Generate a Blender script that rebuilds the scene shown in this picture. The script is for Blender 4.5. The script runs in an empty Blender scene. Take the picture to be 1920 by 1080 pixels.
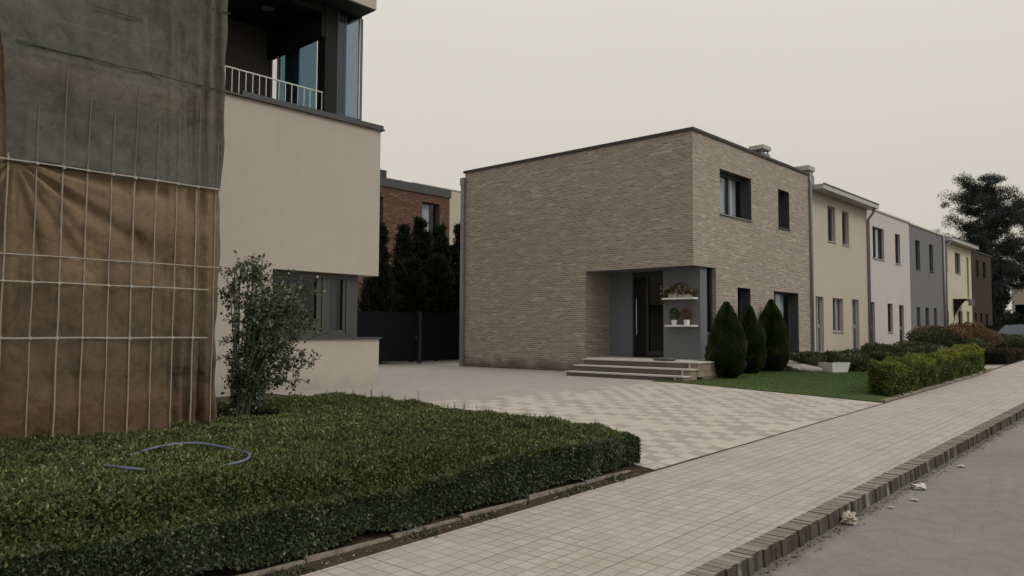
import bpy, math, random
import numpy as np
from mathutils import Matrix, Vector

# ------------------------------------------------------------------ camera, sky, sun, exposure
scene = bpy.context.scene
CH = 1.95
yaw, pitch, roll = 0.737239, 0.0561169, 0.0048927
F0 = Vector((-math.sin(yaw), math.cos(yaw), 0)); R0 = Vector((math.cos(yaw), math.sin(yaw), 0)); U0 = Vector((0, 0, 1))
Fw = F0 * math.cos(pitch) + U0 * math.sin(pitch)
Up = U0 * math.cos(pitch) - F0 * math.sin(pitch)
Rt = R0 * math.cos(roll) + Up * math.sin(roll)
Up = Up * math.cos(roll) - R0 * math.sin(roll)
cam = bpy.data.cameras.new('camera')
cam.sensor_width = 36
cam.lens = 36 * 1448.8 / 1920
cam.clip_end = 2000
camo = bpy.data.objects.new('camera', cam)
scene.collection.objects.link(camo)
m = Matrix((Rt, Up, -Fw)).transposed().to_4x4()
m.translation = Vector((0, 0, CH))
camo.matrix_world = m
scene.camera = camo

SUN_EL, SUN_AZ = math.radians(45), math.radians(80)      # azimuth clockwise from +Y
w = bpy.data.worlds.new('World'); scene.world = w; w.use_nodes = True
nt = w.node_tree; nt.nodes.clear()
out = nt.nodes.new('ShaderNodeOutputWorld'); bg = nt.nodes.new('ShaderNodeBackground')
sky = nt.nodes.new('ShaderNodeTexSky'); sky.sky_type = 'NISHITA'; sky.sun_disc = False
sky.sun_elevation = SUN_EL; sky.sun_rotation = SUN_AZ; sky.dust_density = 6; sky.air_density = 1.2
hs = nt.nodes.new('ShaderNodeHueSaturation'); hs.inputs['Saturation'].default_value = 0.12
tc = nt.nodes.new('ShaderNodeTexCoord'); sx = nt.nodes.new('ShaderNodeSeparateXYZ')
mr = nt.nodes.new('ShaderNodeMapRange'); mr.inputs[1].default_value = 0.0; mr.inputs[2].default_value = 1.0
nz = nt.nodes.new('ShaderNodeTexNoise'); nz.inputs['Scale'].default_value = 1.3; nz.inputs['Detail'].default_value = 4
ad = nt.nodes.new('ShaderNodeMath'); ad.operation = 'MULTIPLY_ADD'; ad.inputs[1].default_value = 0.16; ad.inputs[2].default_value = -0.08
ad2 = nt.nodes.new('ShaderNodeMath'); ad2.operation = 'ADD'
cr = nt.nodes.new('ShaderNodeMix'); cr.data_type = 'RGBA'
cr.inputs[6].default_value = (6.05, 5.72, 4.92, 1); cr.inputs[7].default_value = (9.6, 9.3, 8.7, 1)
mx = nt.nodes.new('ShaderNodeMix'); mx.data_type = 'RGBA'; mx.inputs[0].default_value = 0.92
L = nt.links
L.new(tc.outputs['Generated'], sx.inputs[0]); L.new(tc.outputs['Generated'], nz.inputs['Vector'])
L.new(sx.outputs[2], ad2.inputs[0]); L.new(nz.outputs[0], ad.inputs[0]); L.new(ad.outputs[0], ad2.inputs[1])
L.new(ad2.outputs[0], mr.inputs[0]); L.new(mr.outputs[0], cr.inputs[0])
L.new(sky.outputs[0], hs.inputs['Color']); L.new(hs.outputs[0], mx.inputs[6]); L.new(cr.outputs[2], mx.inputs[7])
L.new(mx.outputs[2], bg.inputs[0]); bg.inputs[1].default_value = 0.10
L.new(bg.outputs[0], out.inputs[0])
sl = bpy.data.lights.new('sun', 'SUN'); sl.energy = 0.95; sl.angle = math.radians(25); sl.color = (1, 0.965, 0.91)
so = bpy.data.objects.new('sun', sl); scene.collection.objects.link(so)
sd = Vector((math.sin(SUN_AZ) * math.cos(SUN_EL), math.cos(SUN_AZ) * math.cos(SUN_EL), math.sin(SUN_EL)))
so.rotation_euler = sd.to_track_quat('Z', 'Y').to_euler(); so.location = (20, 10, 30)
scene.view_settings.view_transform = 'Standard'; scene.view_settings.look = 'None'
scene.view_settings.exposure = 0.0; scene.view_settings.gamma = 1.0
scene.cycles.max_bounces = 7; scene.cycles.transparent_max_bounces = 12
scene.cycles.caustics_reflective = False; scene.cycles.caustics_refractive = False

rng = np.random.default_rng(7)
random.seed(7)
COL = scene.collection
WL = {}

# ------------------------------------------------------------------ helpers
def tag(o, label=None, cat=None, group=None, kind=None):
    if label: o['label'] = label
    if cat: o['category'] = cat
    if group: o['group'] = group
    if kind: o['kind'] = kind
    return o
def thing(name, label, cat, loc=(0, 0, 0), group=None):
    o = bpy.data.objects.new(name, None); COL.objects.link(o); o.location = loc; o.empty_display_size = 0.2
    WL[o.name] = np.array(loc, float)
    return tag(o, label, cat, group)
def finish(me, name, mat, parent, loc=None):
    o = bpy.data.objects.new(name, me); COL.objects.link(o)
    if mat is not None:
        for mm in (mat if isinstance(mat, (list, tuple)) else [mat]): me.materials.append(mm)
    base = np.zeros(3)
    if parent is not None:
        o.parent = parent; base = WL[parent.name]
    elif loc is not None:
        base = np.array(loc, float); o.location = loc
    WL[o.name] = base
    n = len(me.vertices)
    if n and base.any():
        co = np.empty(n * 3, np.float32); me.vertices.foreach_get('co', co)
        co = (co.reshape(-1, 3) - base).astype(np.float32); me.vertices.foreach_set('co', co.ravel()); me.update()
    return o
class MB:
    def __init__(s): s.v = []; s.f = []; s.mi = []
    def poly(s, pts, mi=0):
        n = len(s.v); s.v += [tuple(map(float, p)) for p in pts]; s.f.append(tuple(range(n, n + len(pts)))); s.mi.append(mi); return s
    def box(s, x0, x1, y0, y1, z0, z1, mi=0):
        if x0 > x1: x0, x1 = x1, x0
        if y0 > y1: y0, y1 = y1, y0
        if z0 > z1: z0, z1 = z1, z0
        p = [(x0, y0, z0), (x1, y0, z0), (x1, y1, z0), (x0, y1, z0), (x0, y0, z1), (x1, y0, z1), (x1, y1, z1), (x0, y1, z1)]
        for q in ((0, 3, 2, 1), (4, 5, 6, 7), (0, 1, 5, 4), (1, 2, 6, 5), (2, 3, 7, 6), (3, 0, 4, 7)):
            s.poly([p[i] for i in q], mi)
        return s
    def tube(s, pts, r, n=8, mi=0, cap=True):
        pts = [Vector(p) for p in pts]; rs = r if isinstance(r, (list, tuple)) else [r] * len(pts)
        rings = []; b = len(s.v); prev = None
        for i, p in enumerate(pts):
            d = (pts[min(i + 1, len(pts) - 1)] - pts[max(i - 1, 0)]).normalized()
            a = prev if prev is not None else (Vector((0, 0, 1)) if abs(d.z) < .9 else Vector((1, 0, 0)))
            a = (a - d * a.dot(d))
            if a.length < 1e-4: a = d.orthogonal()
            a.normalize(); prev = a; c = d.cross(a)
            for k in range(n):
                t = 2 * math.pi * k / n; q = p + (a * math.cos(t) + c * math.sin(t)) * rs[i]; s.v.append(tuple(q))
        for i in range(len(pts) - 1):
            for k in range(n):
                k2 = (k + 1) % n; s.f.append((b + i * n + k, b + i * n + k2, b + (i + 1) * n + k2, b + (i + 1) * n + k)); s.mi.append(mi)
        if cap:
            s.f.append(tuple(b + k for k in range(n))[::-1]); s.mi.append(mi)
            e = b + (len(pts) - 1) * n; s.f.append(tuple(e + k for k in range(n))); s.mi.append(mi)
        return s
    def build(s, name, mat, parent=None, smooth=False, bevel=0, loc=None):
        me = bpy.data.meshes.new(name); me.from_pydata(s.v, [], s.f)
        uv = me.uv_layers.new(name='UVMap')
        for i, p in enumerate(me.polygons):
            p.material_index = s.mi[i]; p.use_smooth = smooth
            nx, ny, nz_ = map(abs, p.normal)
            for li in p.loop_indices:
                c = me.vertices[me.loops[li].vertex_index].co
                uv.data[li].uv = (c.x, c.y) if nz_ > .7 else ((c.y, c.z) if nx >= ny else (c.x, c.z))
        o = finish(me, name, mat, parent, loc)
        if bevel:
            b = o.modifiers.new('bevel', 'BEVEL'); b.width = bevel; b.segments = 2; b.limit_method = 'ANGLE'
        return o
def grid_mesh(name, P, mat, parent=None, smooth=True, uv=None, kind=None):
    """P: (n,m,3) array"""
    n, k = P.shape[:2]
    me = bpy.data.meshes.new(name)
    idx = np.arange(n * k).reshape(n, k)
    f = np.stack([idx[:-1, :-1], idx[1:, :-1], idx[1:, 1:], idx[:-1, 1:]], -1).reshape(-1, 4)
    me.from_pydata(P.reshape(-1, 3).tolist(), [], f.tolist())
    u = me.uv_layers.new(name='UVMap')
    UV = (P[..., :2] if uv is None else uv).reshape(-1, 2)
    li = f.ravel(); u.data.foreach_set('uv', UV[li].astype(np.float32).ravel())
    me.polygons.foreach_set('use_smooth', [smooth] * len(f))
    o = finish(me, name, mat, parent)
    if kind: o['kind'] = kind
    return o
def leaf_mesh(name, P, D, N, length, width, tone, mat, parent=None, fold=0.25):
    """rhombic leaves: base P, along D, face normal N"""
    n = len(P); length = np.broadcast_to(length, n)[:, None]; width = np.broadcast_to(width, n)[:, None]
    D = D / np.linalg.norm(D, axis=1, keepdims=True)
    S = np.cross(D, N); S /= (np.linalg.norm(S, axis=1, keepdims=True) + 1e-9); N2 = np.cross(S, D)
    a = P; b = P + D * length * .45 + S * width * .5 + N2 * width * fold; c = P + D * length; d = P + D * length * .45 - S * width * .5 + N2 * width * fold
    V = np.stack([a, b, c, d], 1).reshape(-1, 3).astype(np.float32)
    me = bpy.data.meshes.new(name)
    me.vertices.add(4 * n); me.loops.add(4 * n); me.polygons.add(n)
    me.vertices.foreach_set('co', V.ravel()); me.loops.foreach_set('vertex_index', np.arange(4 * n, dtype=np.int32))
    me.polygons.foreach_set('loop_start', np.arange(0, 4 * n, 4, dtype=np.int32)); me.polygons.foreach_set('loop_total', np.full(n, 4, np.int32))
    me.update(calc_edges=True)
    at = me.attributes.new('tone', 'FLOAT', 'POINT'); at.data.foreach_set('value', np.repeat(np.clip(tone, 0, 1), 4).astype(np.float32))
    return finish(me, name, mat, parent)
def rdir(n, up=0.0):
    v = rng.normal(size=(n, 3)); v[:, 2] += up; return v / np.linalg.norm(v, axis=1, keepdims=True)
def wave(x, y, s, seed=0):
    r = np.random.default_rng(seed); o = 0
    for i in range(6):
        a = r.uniform(0, 6.28); k = s * r.uniform(.6, 1.9); o = o + np.sin((x * math.cos(a) + y * math.sin(a)) * k + r.uniform(0, 6.28))
    return o / 3.2

# ------------------------------------------------------------------ materials
MATS = {}
class NB:
    def __init__(s, name):
        s.m = bpy.data.materials.new(name); s.m.use_nodes = True; s.t = s.m.node_tree; s.b = s.t.nodes['Principled BSDF']; s.out = s.t.nodes['Material Output']
    def n(s, ty, **kw):
        q = s.t.nodes.new(ty)
        for k, v in kw.items(): setattr(q, k, v)
        return q
    def l(s, a, b): s.t.links.new(a, b)
    def val(s, sock, v):
        if hasattr(v, 'is_linked'): s.l(v, sock)
        else: sock.default_value = v
    def math(s, op, a, b=None, c=None):
        q = s.n('ShaderNodeMath', operation=op); s.val(q.inputs[0], a)
        if b is not None: s.val(q.inputs[1], b)
        if c is not None: s.val(q.inputs[2], c)
        return q.outputs[0]
    def mix(s, fac, a, b, mode='MIX'):
        q = s.n('ShaderNodeMix', data_type='RGBA', blend_type=mode); s.val(q.inputs[0], fac)
        for i, v in ((6, a), (7, b)):
            s.val(q.inputs[i], v if hasattr(v, 'is_linked') or len(v) == 4 else (*v, 1))
        return q.outputs[2]
    def noise(s, scale, detail=4, rough=.55, vec=None, dim='3D'):
        q = s.n('ShaderNodeTexNoise'); q.inputs['Scale'].default_value = scale; q.inputs['Detail'].default_value = detail; q.inputs['Roughness'].default_value = rough
        s.l(vec if vec is not None else s.co(), q.inputs['Vector']); return q.outputs[0]
    def co(s):
        if not hasattr(s, '_co'): s._co = s.n('ShaderNodeNewGeometry').outputs['Position']
        return s._co
    def uv(s):
        if not hasattr(s, '_uv'): s._uv = s.n('ShaderNodeUVMap').outputs[0]
        return s._uv
    def ramp(s, fac, stops):
        q = s.n('ShaderNodeValToRGB'); s.l(fac, q.inputs[0]); e = q.color_ramp.elements
        while len(e) < len(stops): e.new(.5)
        for i, (p, c) in enumerate(stops):
            e[i].position = p; e[i].color = (*c, 1) if len(c) == 3 else c
        return q.outputs[0]
    def bump(s, h, strength=.3, dist=.01):
        q = s.n('ShaderNodeBump'); q.inputs['Strength'].default_value = strength; q.inputs['Distance'].default_value = dist; s.l(h, q.inputs['Height']); s.l(q.outputs[0], s.b.inputs['Normal'])
    def done(s, color=None, rough=.7, metal=0, spec=.5):
        if color is not None: s.val(s.b.inputs['Base Color'], color if hasattr(color, 'is_linked') or len(color) == 4 else (*color, 1))
        s.val(s.b.inputs['Roughness'], rough); s.b.inputs['Metallic'].default_value = metal; s.b.inputs['Specular IOR Level'].default_value = spec
        return s.m
def g(c, k): return tuple(min(1, x * k) for x in c)
def plain(name, c, rough=.5, metal=0, var=.12, scale=6, spec=.5, bump=0):
    b = NB(name); n = b.noise(scale, 5)
    n2 = b.noise(scale * 9, 3)
    f = b.math('MULTIPLY_ADD', n2, .4, b.math('MULTIPLY', n, .6))
    if bump: b.bump(n2, bump, .004)
    return b.done(b.ramp(f, [(.3, g(c, 1 - var)), (.7, g(c, 1 + var))]), rough, metal, spec)
def stucco(name, c, var=.05):
    b = NB(name); big = b.noise(.5, 4); fine = b.noise(90, 3); mid = b.noise(3.5, 5)
    # vertical weather streaks
    mp = b.n('ShaderNodeMapping'); mp.inputs['Scale'].default_value = (5, 5, .35); b.l(b.co(), mp.inputs[0]); st = b.noise(1.0, 4, vec=mp.outputs[0])
    f = b.math('MULTIPLY_ADD', st, .18, b.math('MULTIPLY_ADD', mid, .42, b.math('MULTIPLY', big, .4)))
    col = b.ramp(f, [(.35, g(c, 1 - var)), (.5, c), (.68, g(c, 1 + var))])
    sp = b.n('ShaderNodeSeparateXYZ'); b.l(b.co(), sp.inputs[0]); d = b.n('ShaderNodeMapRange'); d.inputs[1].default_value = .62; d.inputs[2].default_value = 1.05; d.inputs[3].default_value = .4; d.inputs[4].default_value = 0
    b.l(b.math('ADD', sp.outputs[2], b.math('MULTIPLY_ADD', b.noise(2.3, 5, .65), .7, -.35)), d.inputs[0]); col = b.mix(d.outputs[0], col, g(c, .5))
    b.bump(fine, .35, .004)
    return b.done(col, .92, spec=.2)
def cell(b, w, h, joint, offset=.5, wob=0.0, u=None, v=None, vec=None):
    """returns per-cell random value (0..1), mortar mask (1 in joint), second random"""
    sp = b.n('ShaderNodeSeparateXYZ'); b.l(vec if vec is not None else b.uv(), sp.inputs[0])
    U, V = sp.outputs[0], sp.outputs[1]
    if wob:
        nn = b.noise(7, 2); U = b.math('ADD', U, b.math('MULTIPLY_ADD', nn, wob, -wob / 2)); V = b.math('ADD', V, b.math('MULTIPLY_ADD', nn, wob * .4, -wob * .2))
    y = b.math('DIVIDE', V, h); row = b.math('FLOOR', y)
    x = b.math('ADD', b.math('DIVIDE', U, w), b.math('MULTIPLY', row, offset)); colm = b.math('FLOOR', x)
    b.cidx = (colm, row)
    fx = b.math('SUBTRACT', x, colm); fy = b.math('SUBTRACT', y, row)
    ex = b.math('MULTIPLY', b.math('MINIMUM', fx, b.math('SUBTRACT', 1, fx)), w); ey = b.math('MULTIPLY', b.math('MINIMUM', fy, b.math('SUBTRACT', 1, fy)), h)
    e = b.math('MINIMUM', ex, ey)
    q = b.n('ShaderNodeMapRange'); q.interpolation_type = 'SMOOTHSTEP'; q.inputs[1].default_value = joint * .35; q.inputs[2].default_value = joint * .75; q.inputs[3].default_value = 1; q.inputs[4].default_value = 0; b.l(e, q.inputs[0])
    wn = b.n('ShaderNodeTexWhiteNoise', noise_dimensions='2D'); cb = b.n('ShaderNodeCombineXYZ'); b.l(colm, cb.inputs[0]); b.l(row, cb.inputs[1]); b.l(cb.outputs[0], wn.inputs['Vector'])
    return wn.outputs['Value'], q.outputs[0], wn.outputs['Color']
def brick(name, w, h, joint, stops, mortar, off=.37, dirt=True, bumpd=.006, dirtz=(.6, 1.25), streak=0):
    b = NB(name); r, mk, _ = cell(b, w, h, joint, off)
    c = b.ramp(r, stops)
    c = b.mix(b.math('MULTIPLY', b.noise(.55, 4), .5), c, g(stops[1][1], .82))
    if streak:
        mp = b.n('ShaderNodeMapping'); mp.inputs['Scale'].default_value = (1.0, 1 / .066, 1); b.l(b.uv(), mp.inputs[0])
        sn = b.noise(.9, 3, .65, vec=mp.outputs[0]); c = b.mix(streak, c, b.mix(b.ramp(sn, [(.36, (0,) * 3), (.64, (1,) * 3)]), (.62, .61, .60), (1.5, 1.5, 1.52)), 'MULTIPLY')
    fine = b.noise(45, 3)
    c = b.mix(.35, c, b.mix(fine, (.65,) * 3, (1.35,) * 3), 'MULTIPLY')
    c = b.mix(mk, c, mortar)
    if dirt:
        sp = b.n('ShaderNodeSeparateXYZ'); b.l(b.co(), sp.inputs[0])
        d = b.n('ShaderNodeMapRange'); d.inputs[1].default_value = dirtz[0]; d.inputs[2].default_value = dirtz[1]; d.inputs[3].default_value = .85; d.inputs[4].default_value = 0; b.l(b.math('ADD', sp.outputs[2], b.math('MULTIPLY_ADD', b.noise(1.7, 4), .9, -.45)), d.inputs[0])
        c = b.mix(d.outputs[0], c, (.085, .080, .062))
    hgt = b.math('SUBTRACT', b.math('MULTIPLY_ADD', fine, .3, b.math('MULTIPLY', r, .5)), mk)
    b.bump(hgt, .8, bumpd)
    return b.done(c, .9, spec=.2)
def leafmat(name, stops, rough=.5, trans=.25, spec=.35):
    b = NB(name); a = b.n('ShaderNodeAttribute', attribute_name='tone'); c = b.ramp(a.outputs['Fac'], stops)
    b.done(c, rough, spec=spec)
    tr = b.n('ShaderNodeBsdfTranslucent'); b.l(b.mix(.5, c, b.mix(1.0, c, (1.3, 1.5, .6), 'MULTIPLY')), tr.inputs[0]); mxs = b.n('ShaderNodeMixShader'); mxs.inputs[0].default_value = trans
    b.l(b.b.outputs[0], mxs.inputs[1]); b.l(tr.outputs[0], mxs.inputs[2]); b.l(mxs.outputs[0], b.out.inputs[0])
    return b.m
def glassmat(name, tint=(.45, .5, .52), refl=(.9, .95, 1), ior=1.5, rough=.01, base=.0):
    b = NB(name); t = b.n('ShaderNodeBsdfTransparent'); t.inputs[0].default_value = (*tint, 1)
    gl = b.n('ShaderNodeBsdfGlossy'); gl.inputs[0].default_value = (*refl, 1); gl.inputs['Roughness'].default_value = rough
    wv = b.noise(1.6, 2); bp = b.n('ShaderNodeBump'); bp.inputs['Strength'].default_value = .06; bp.inputs['Distance'].default_value = .05; b.l(wv, bp.inputs['Height']); b.l(bp.outputs[0], gl.inputs['Normal'])
    fr = b.n('ShaderNodeFresnel'); fr.inputs[0].default_value = ior; f = b.math('MULTIPLY_ADD', fr.outputs[0], 1.15, base); f = b.math('MINIMUM', f, 1.0); f = b.math('MULTIPLY', f, b.math('SUBTRACT', 1.0, b.n('ShaderNodeNewGeometry').outputs['Backfacing']))
    mxs = b.n('ShaderNodeMixShader'); b.l(f, mxs.inputs[0]); b.l(t.outputs[0], mxs.inputs[1]); b.l(gl.outputs[0], mxs.inputs[2]); b.l(mxs.outputs[0], b.out.inputs[0])
    b.t.nodes.remove(b.b); return b.m

M = {}
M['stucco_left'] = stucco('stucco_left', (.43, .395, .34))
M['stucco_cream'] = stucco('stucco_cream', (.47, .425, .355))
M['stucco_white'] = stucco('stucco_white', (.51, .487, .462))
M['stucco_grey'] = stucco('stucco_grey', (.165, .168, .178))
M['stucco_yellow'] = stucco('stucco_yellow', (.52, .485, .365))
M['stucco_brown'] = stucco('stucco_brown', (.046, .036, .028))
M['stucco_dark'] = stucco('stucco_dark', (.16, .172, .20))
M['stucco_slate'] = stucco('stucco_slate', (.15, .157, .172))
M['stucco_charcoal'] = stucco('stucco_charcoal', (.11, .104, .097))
M['brick_tan'] = brick('brick_tan', .25, .066, .016, [(0, (.23, .19, .158)), (.3, (.28, .236, .198)), (.6, (.31, .264, .222)), (.88, (.35, .302, .256)), (1, (.46, .41, .36))], (.44, .39, .335), dirtz=(.66, 1.12), streak=.36)
M['brick_red'] = brick('brick_red', .25, .08, .014, [(0, (.09, .043, .034)), (.4, (.12, .058, .045)), (.8, (.14, .068, .052)), (1, (.22, .14, .105))], (.14, .09, .065), dirt=False)
M['metal_dark'] = plain('metal_dark', (.035, .038, .042), .45, .3)
M['coping'] = plain('coping', (.07, .073, .078), .5, .4)
M['coping_black'] = plain('coping_black', (.03, .03, .03), .6, .1)
M['frame_dark'] = plain('frame_dark', (.06, .064, .07), .45)
M['frame_mid'] = plain('frame_mid', (.075, .076, .076), .5)
M['frame_white'] = plain('frame_white', (.55, .53, .52), .5)
M['frame_lilac'] = plain('frame_lilac', (.33, .32, .33), .5)
M['zinc'] = plain('zinc', (.21, .215, .22), .45, .4, var=.15)
M['pipe_grey'] = plain('pipe_grey', (.29, .28, .30), .5, .2)
M['white_metal'] = plain('white_metal', (.62, .62, .60), .4)
M['fascia'] = plain('fascia', (.40, .40, .39), .5, .2)
M['white_paint'] = plain('white_paint', (.70, .69, .66), .5)
M['black'] = plain('black', (.012, .012, .013), .7, spec=.2)
M['room'] = plain('room', (.03, .03, .032), .9, spec=0)
M['curtain'] = None
b = NB('curtain'); mp = b.n('ShaderNodeMapping'); mp.inputs['Scale'].default_value = (9, 9, .2); b.l(b.co(), mp.inputs[0]); nn = b.noise(1.6, 3, vec=mp.outputs[0]); b.bump(nn, .3, .03)
M['curtain'] = b.done(b.ramp(nn, [(.3, (.55, .57, .58)), (.7, (.78, .79, .79))]), .9, spec=.1)
b = NB('curtain_blue'); nn = b.noise(1.6, 3, vec=None); M['sheer'] = b.done(b.ramp(b.noise(.9, 2), [(.35, (.19, .23, .28)), (.65, (.27, .31, .36))]), .8, spec=.2)
_b = bpy.data.materials['curtain_blue']; _t = _b.node_tree; _p = _t.nodes['Principled BSDF']; _q = _t.nodes.new('ShaderNodeBsdfTranslucent'); _q.inputs[0].default_value = (.75, .78, .8, 1); _x = _t.nodes.new('ShaderNodeMixShader'); _x.inputs[0].default_value = .6
_t.links.new(_p.outputs[0], _x.inputs[1]); _t.links.new(_q.outputs[0], _x.inputs[2]); _t.links.new(_x.outputs[0], _t.nodes['Material Output'].inputs[0])
M['glass'] = glassmat('glass', (.82, .84, .86))
M['glass_dark'] = glassmat('glass_dark', (.45, .47, .49))
M['glass_side'] = glassmat('glass_side', (.40, .51, .56)); M['glass_front'] = glassmat('glass_front', (.53, .58, .66)); M['glass_end'] = glassmat('glass_end', (.87, .89, .9))
M['interior_teal'] = plain('interior_teal', (.17, .29, .33), .8)
M['stone_step'] = plain('stone_step', (.52, .50, .45), .6, var=.08, scale=4)
M['stone_riser'] = brick('stone_riser', .6, .4, .01, [(0, (.10, .095, .083)), (.3, (.13, .122, .105)), (.6, (.15, .14, .122)), (.9, (.12, .112, .095)), (1, (.17, .16, .14))], (.09, .08, .07), dirt=False)
M['stone_side'] = brick('stone_side', .5, .3, .012, [(0, (.20, .15, .12)), (.5, (.27, .2, .16)), (1, (.3, .25, .2))], (.13, .1, .08), dirt=False)
M['bark'] = plain('bark', (.055, .045, .036), .9, var=.35, scale=12, bump=.6)
M['bark_grey'] = plain('bark_grey', (.09, .085, .07), .9, var=.35, scale=12, bump=.6)
M['bark_dark'] = plain('bark_dark', (.03, .027, .024), .9, var=.3)
M['hose'] = plain('hose', (.13, .155, .25), .35, var=.1)
M['stem_green'] = plain('stem_green', (.06, .075, .035), .7, var=.3)
G_hedge = [(0, (.030, .042, .015)), (.3, (.062, .080, .026)), (.62, (.112, .132, .040)), (.88, (.18, .195, .065)), (1, (.32, .33, .17))]
M['leaf_hedge'] = leafmat('leaf_hedge', G_hedge, .5, spec=.35)
M['leaf_side'] = leafmat('leaf_side', [(0, (.024, .036, .017)), (.5, (.055, .074, .033)), (.9, (.10, .125, .06)), (1, (.24, .27, .17))], .38, spec=.5)
M['leaf_thuja'] = leafmat('leaf_thuja', [(0, (.014, .022, .009)), (.5, (.036, .052, .018)), (1, (.10, .12, .038))], .7, .15)
M['leaf_conifer'] = leafmat('leaf_conifer', [(0, (.010, .014, .010)), (.6, (.018, .025, .015)), (1, (.04, .052, .026))], .8, .08, .15)
M['leaf_pine'] = leafmat('leaf_pine', [(0, (.024, .030, .031)), (.6, (.045, .054, .054)), (1, (.078, .09, .088))], .8, .08, .15)
M['leaf_lime'] = leafmat('leaf_lime', [(0, (.055, .075, .02)), (.4, (.11, .14, .03)), (.8, (.21, .23, .045)), (1, (.38, .36, .07))], .5)
M['leaf_rose'] = leafmat('leaf_rose', [(0, (.022, .036, .024)), (.5, (.07, .09, .05)), (.78, (.15, .175, .10)), (.9, (.28, .3, .2)), (1, (.34, .26, .18))], .35, spec=.6)
M['leaf_bush'] = leafmat('leaf_bush', [(0, (.020, .030, .014)), (.45, (.055, .073, .03)), (.75, (.12, .145, .065)), (.93, (.19, .21, .11)), (1, (.3, .3, .24))], .5)
M['leaf_russet'] = leafmat('leaf_russet', [(0, (.07, .038, .026)), (.5, (.17, .09, .06)), (.8, (.21, .135, .08)), (1, (.17, .17, .08))], .6)
M['leaf_red_hedge'] = leafmat('leaf_red_hedge', [(0, (.014, .016, .012)), (.6, (.03, .03, .018)), (1, (.07, .035, .025))], .6)
M['petal'] = leafmat('petal', [(0, (.5, .48, .46)), (1, (.7, .68, .66))], .6)
M['petal_pink'] = leafmat('petal_pink', [(0, (.3, .1, .1)), (.6, (.45, .25, .25)), (1, (.65, .6, .58))], .6)
M['grass_blade'] = leafmat('grass_blade', [(0, (.06, .09, .03)), (.6, (.09, .13, .042)), (1, (.14, .18, .06))], .6)
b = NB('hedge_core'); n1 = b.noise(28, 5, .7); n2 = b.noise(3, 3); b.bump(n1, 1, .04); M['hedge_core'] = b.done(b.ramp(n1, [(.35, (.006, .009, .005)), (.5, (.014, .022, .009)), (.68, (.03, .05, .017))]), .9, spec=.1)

def asphalt():
    b = NB('asphalt'); f = b.noise(160, 3); mid = b.noise(6, 5); big = b.noise(.35, 5)
    vo = b.n('ShaderNodeTexVoronoi', feature='DISTANCE_TO_EDGE'); vo.inputs['Scale'].default_value = .55
    wp = b.n('ShaderNodeVectorMath', operation='ADD'); b.l(b.co(), wp.inputs[0]); nc = b.n('ShaderNodeTexNoise'); nc.inputs['Scale'].default_value = 1.8; nc.inputs['Detail'].default_value = 5; b.l(b.co(), nc.inputs['Vector'])
    b.l(nc.outputs['Color'], wp.inputs[1]); b.l(wp.outputs[0], vo.inputs['Vector'])
    crack = b.n('ShaderNodeMapRange'); crack.inputs[1].default_value = 0; crack.inputs[2].default_value = .007; crack.inputs[3].default_value = .35; crack.inputs[4].default_value = 0; b.l(vo.outputs[0], crack.inputs[0])
    v = b.math('MULTIPLY_ADD', f, .4, b.math('MULTIPLY_ADD', mid, .3, b.math('MULTIPLY', big, .3)))
    c = b.ramp(v, [(.34, (.145, .14, .13)), (.5, (.20, .192, .178)), (.66, (.26, .25, .23))])
    vs = b.n('ShaderNodeTexVoronoi'); vs.inputs['Scale'].default_value = 85; b.l(b.co(), vs.inputs['Vector'])
    c = b.mix(b.math('MULTIPLY', b.math('LESS_THAN', vs.outputs['Distance'], .26), .5), c, (.40, .385, .35))
    c = b.mix(b.math('MULTIPLY', crack.outputs[0], b.math('GREATER_THAN', big, .5)), c, (.07, .065, .06))
    sp = b.n('ShaderNodeSeparateXYZ'); b.l(b.co(), sp.inputs[0]); gx = b.math('ADD', b.math('ADD', sp.outputs[0], 2.82), b.math('MULTIPLY_ADD', b.noise(3.2, 5, .65), -.55, .22))
    q = b.n('ShaderNodeMapRange'); q.interpolation_type = 'SMOOTHSTEP'; q.inputs[1].default_value = -.05; q.inputs[2].default_value = .16; q.inputs[3].default_value = .8; q.inputs[4].default_value = 0; b.l(gx, q.inputs[0])
    c = b.mix(q.outputs[0], c, b.ramp(b.noise(30, 5, .7), [(.38, (.085, .078, .065)), (.6, (.15, .14, .122)), (.72, (.26, .245, .215))]))
    b.bump(f, .5, .006); return b.done(c, .88, spec=.3)
M['asphalt'] = asphalt()
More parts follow.
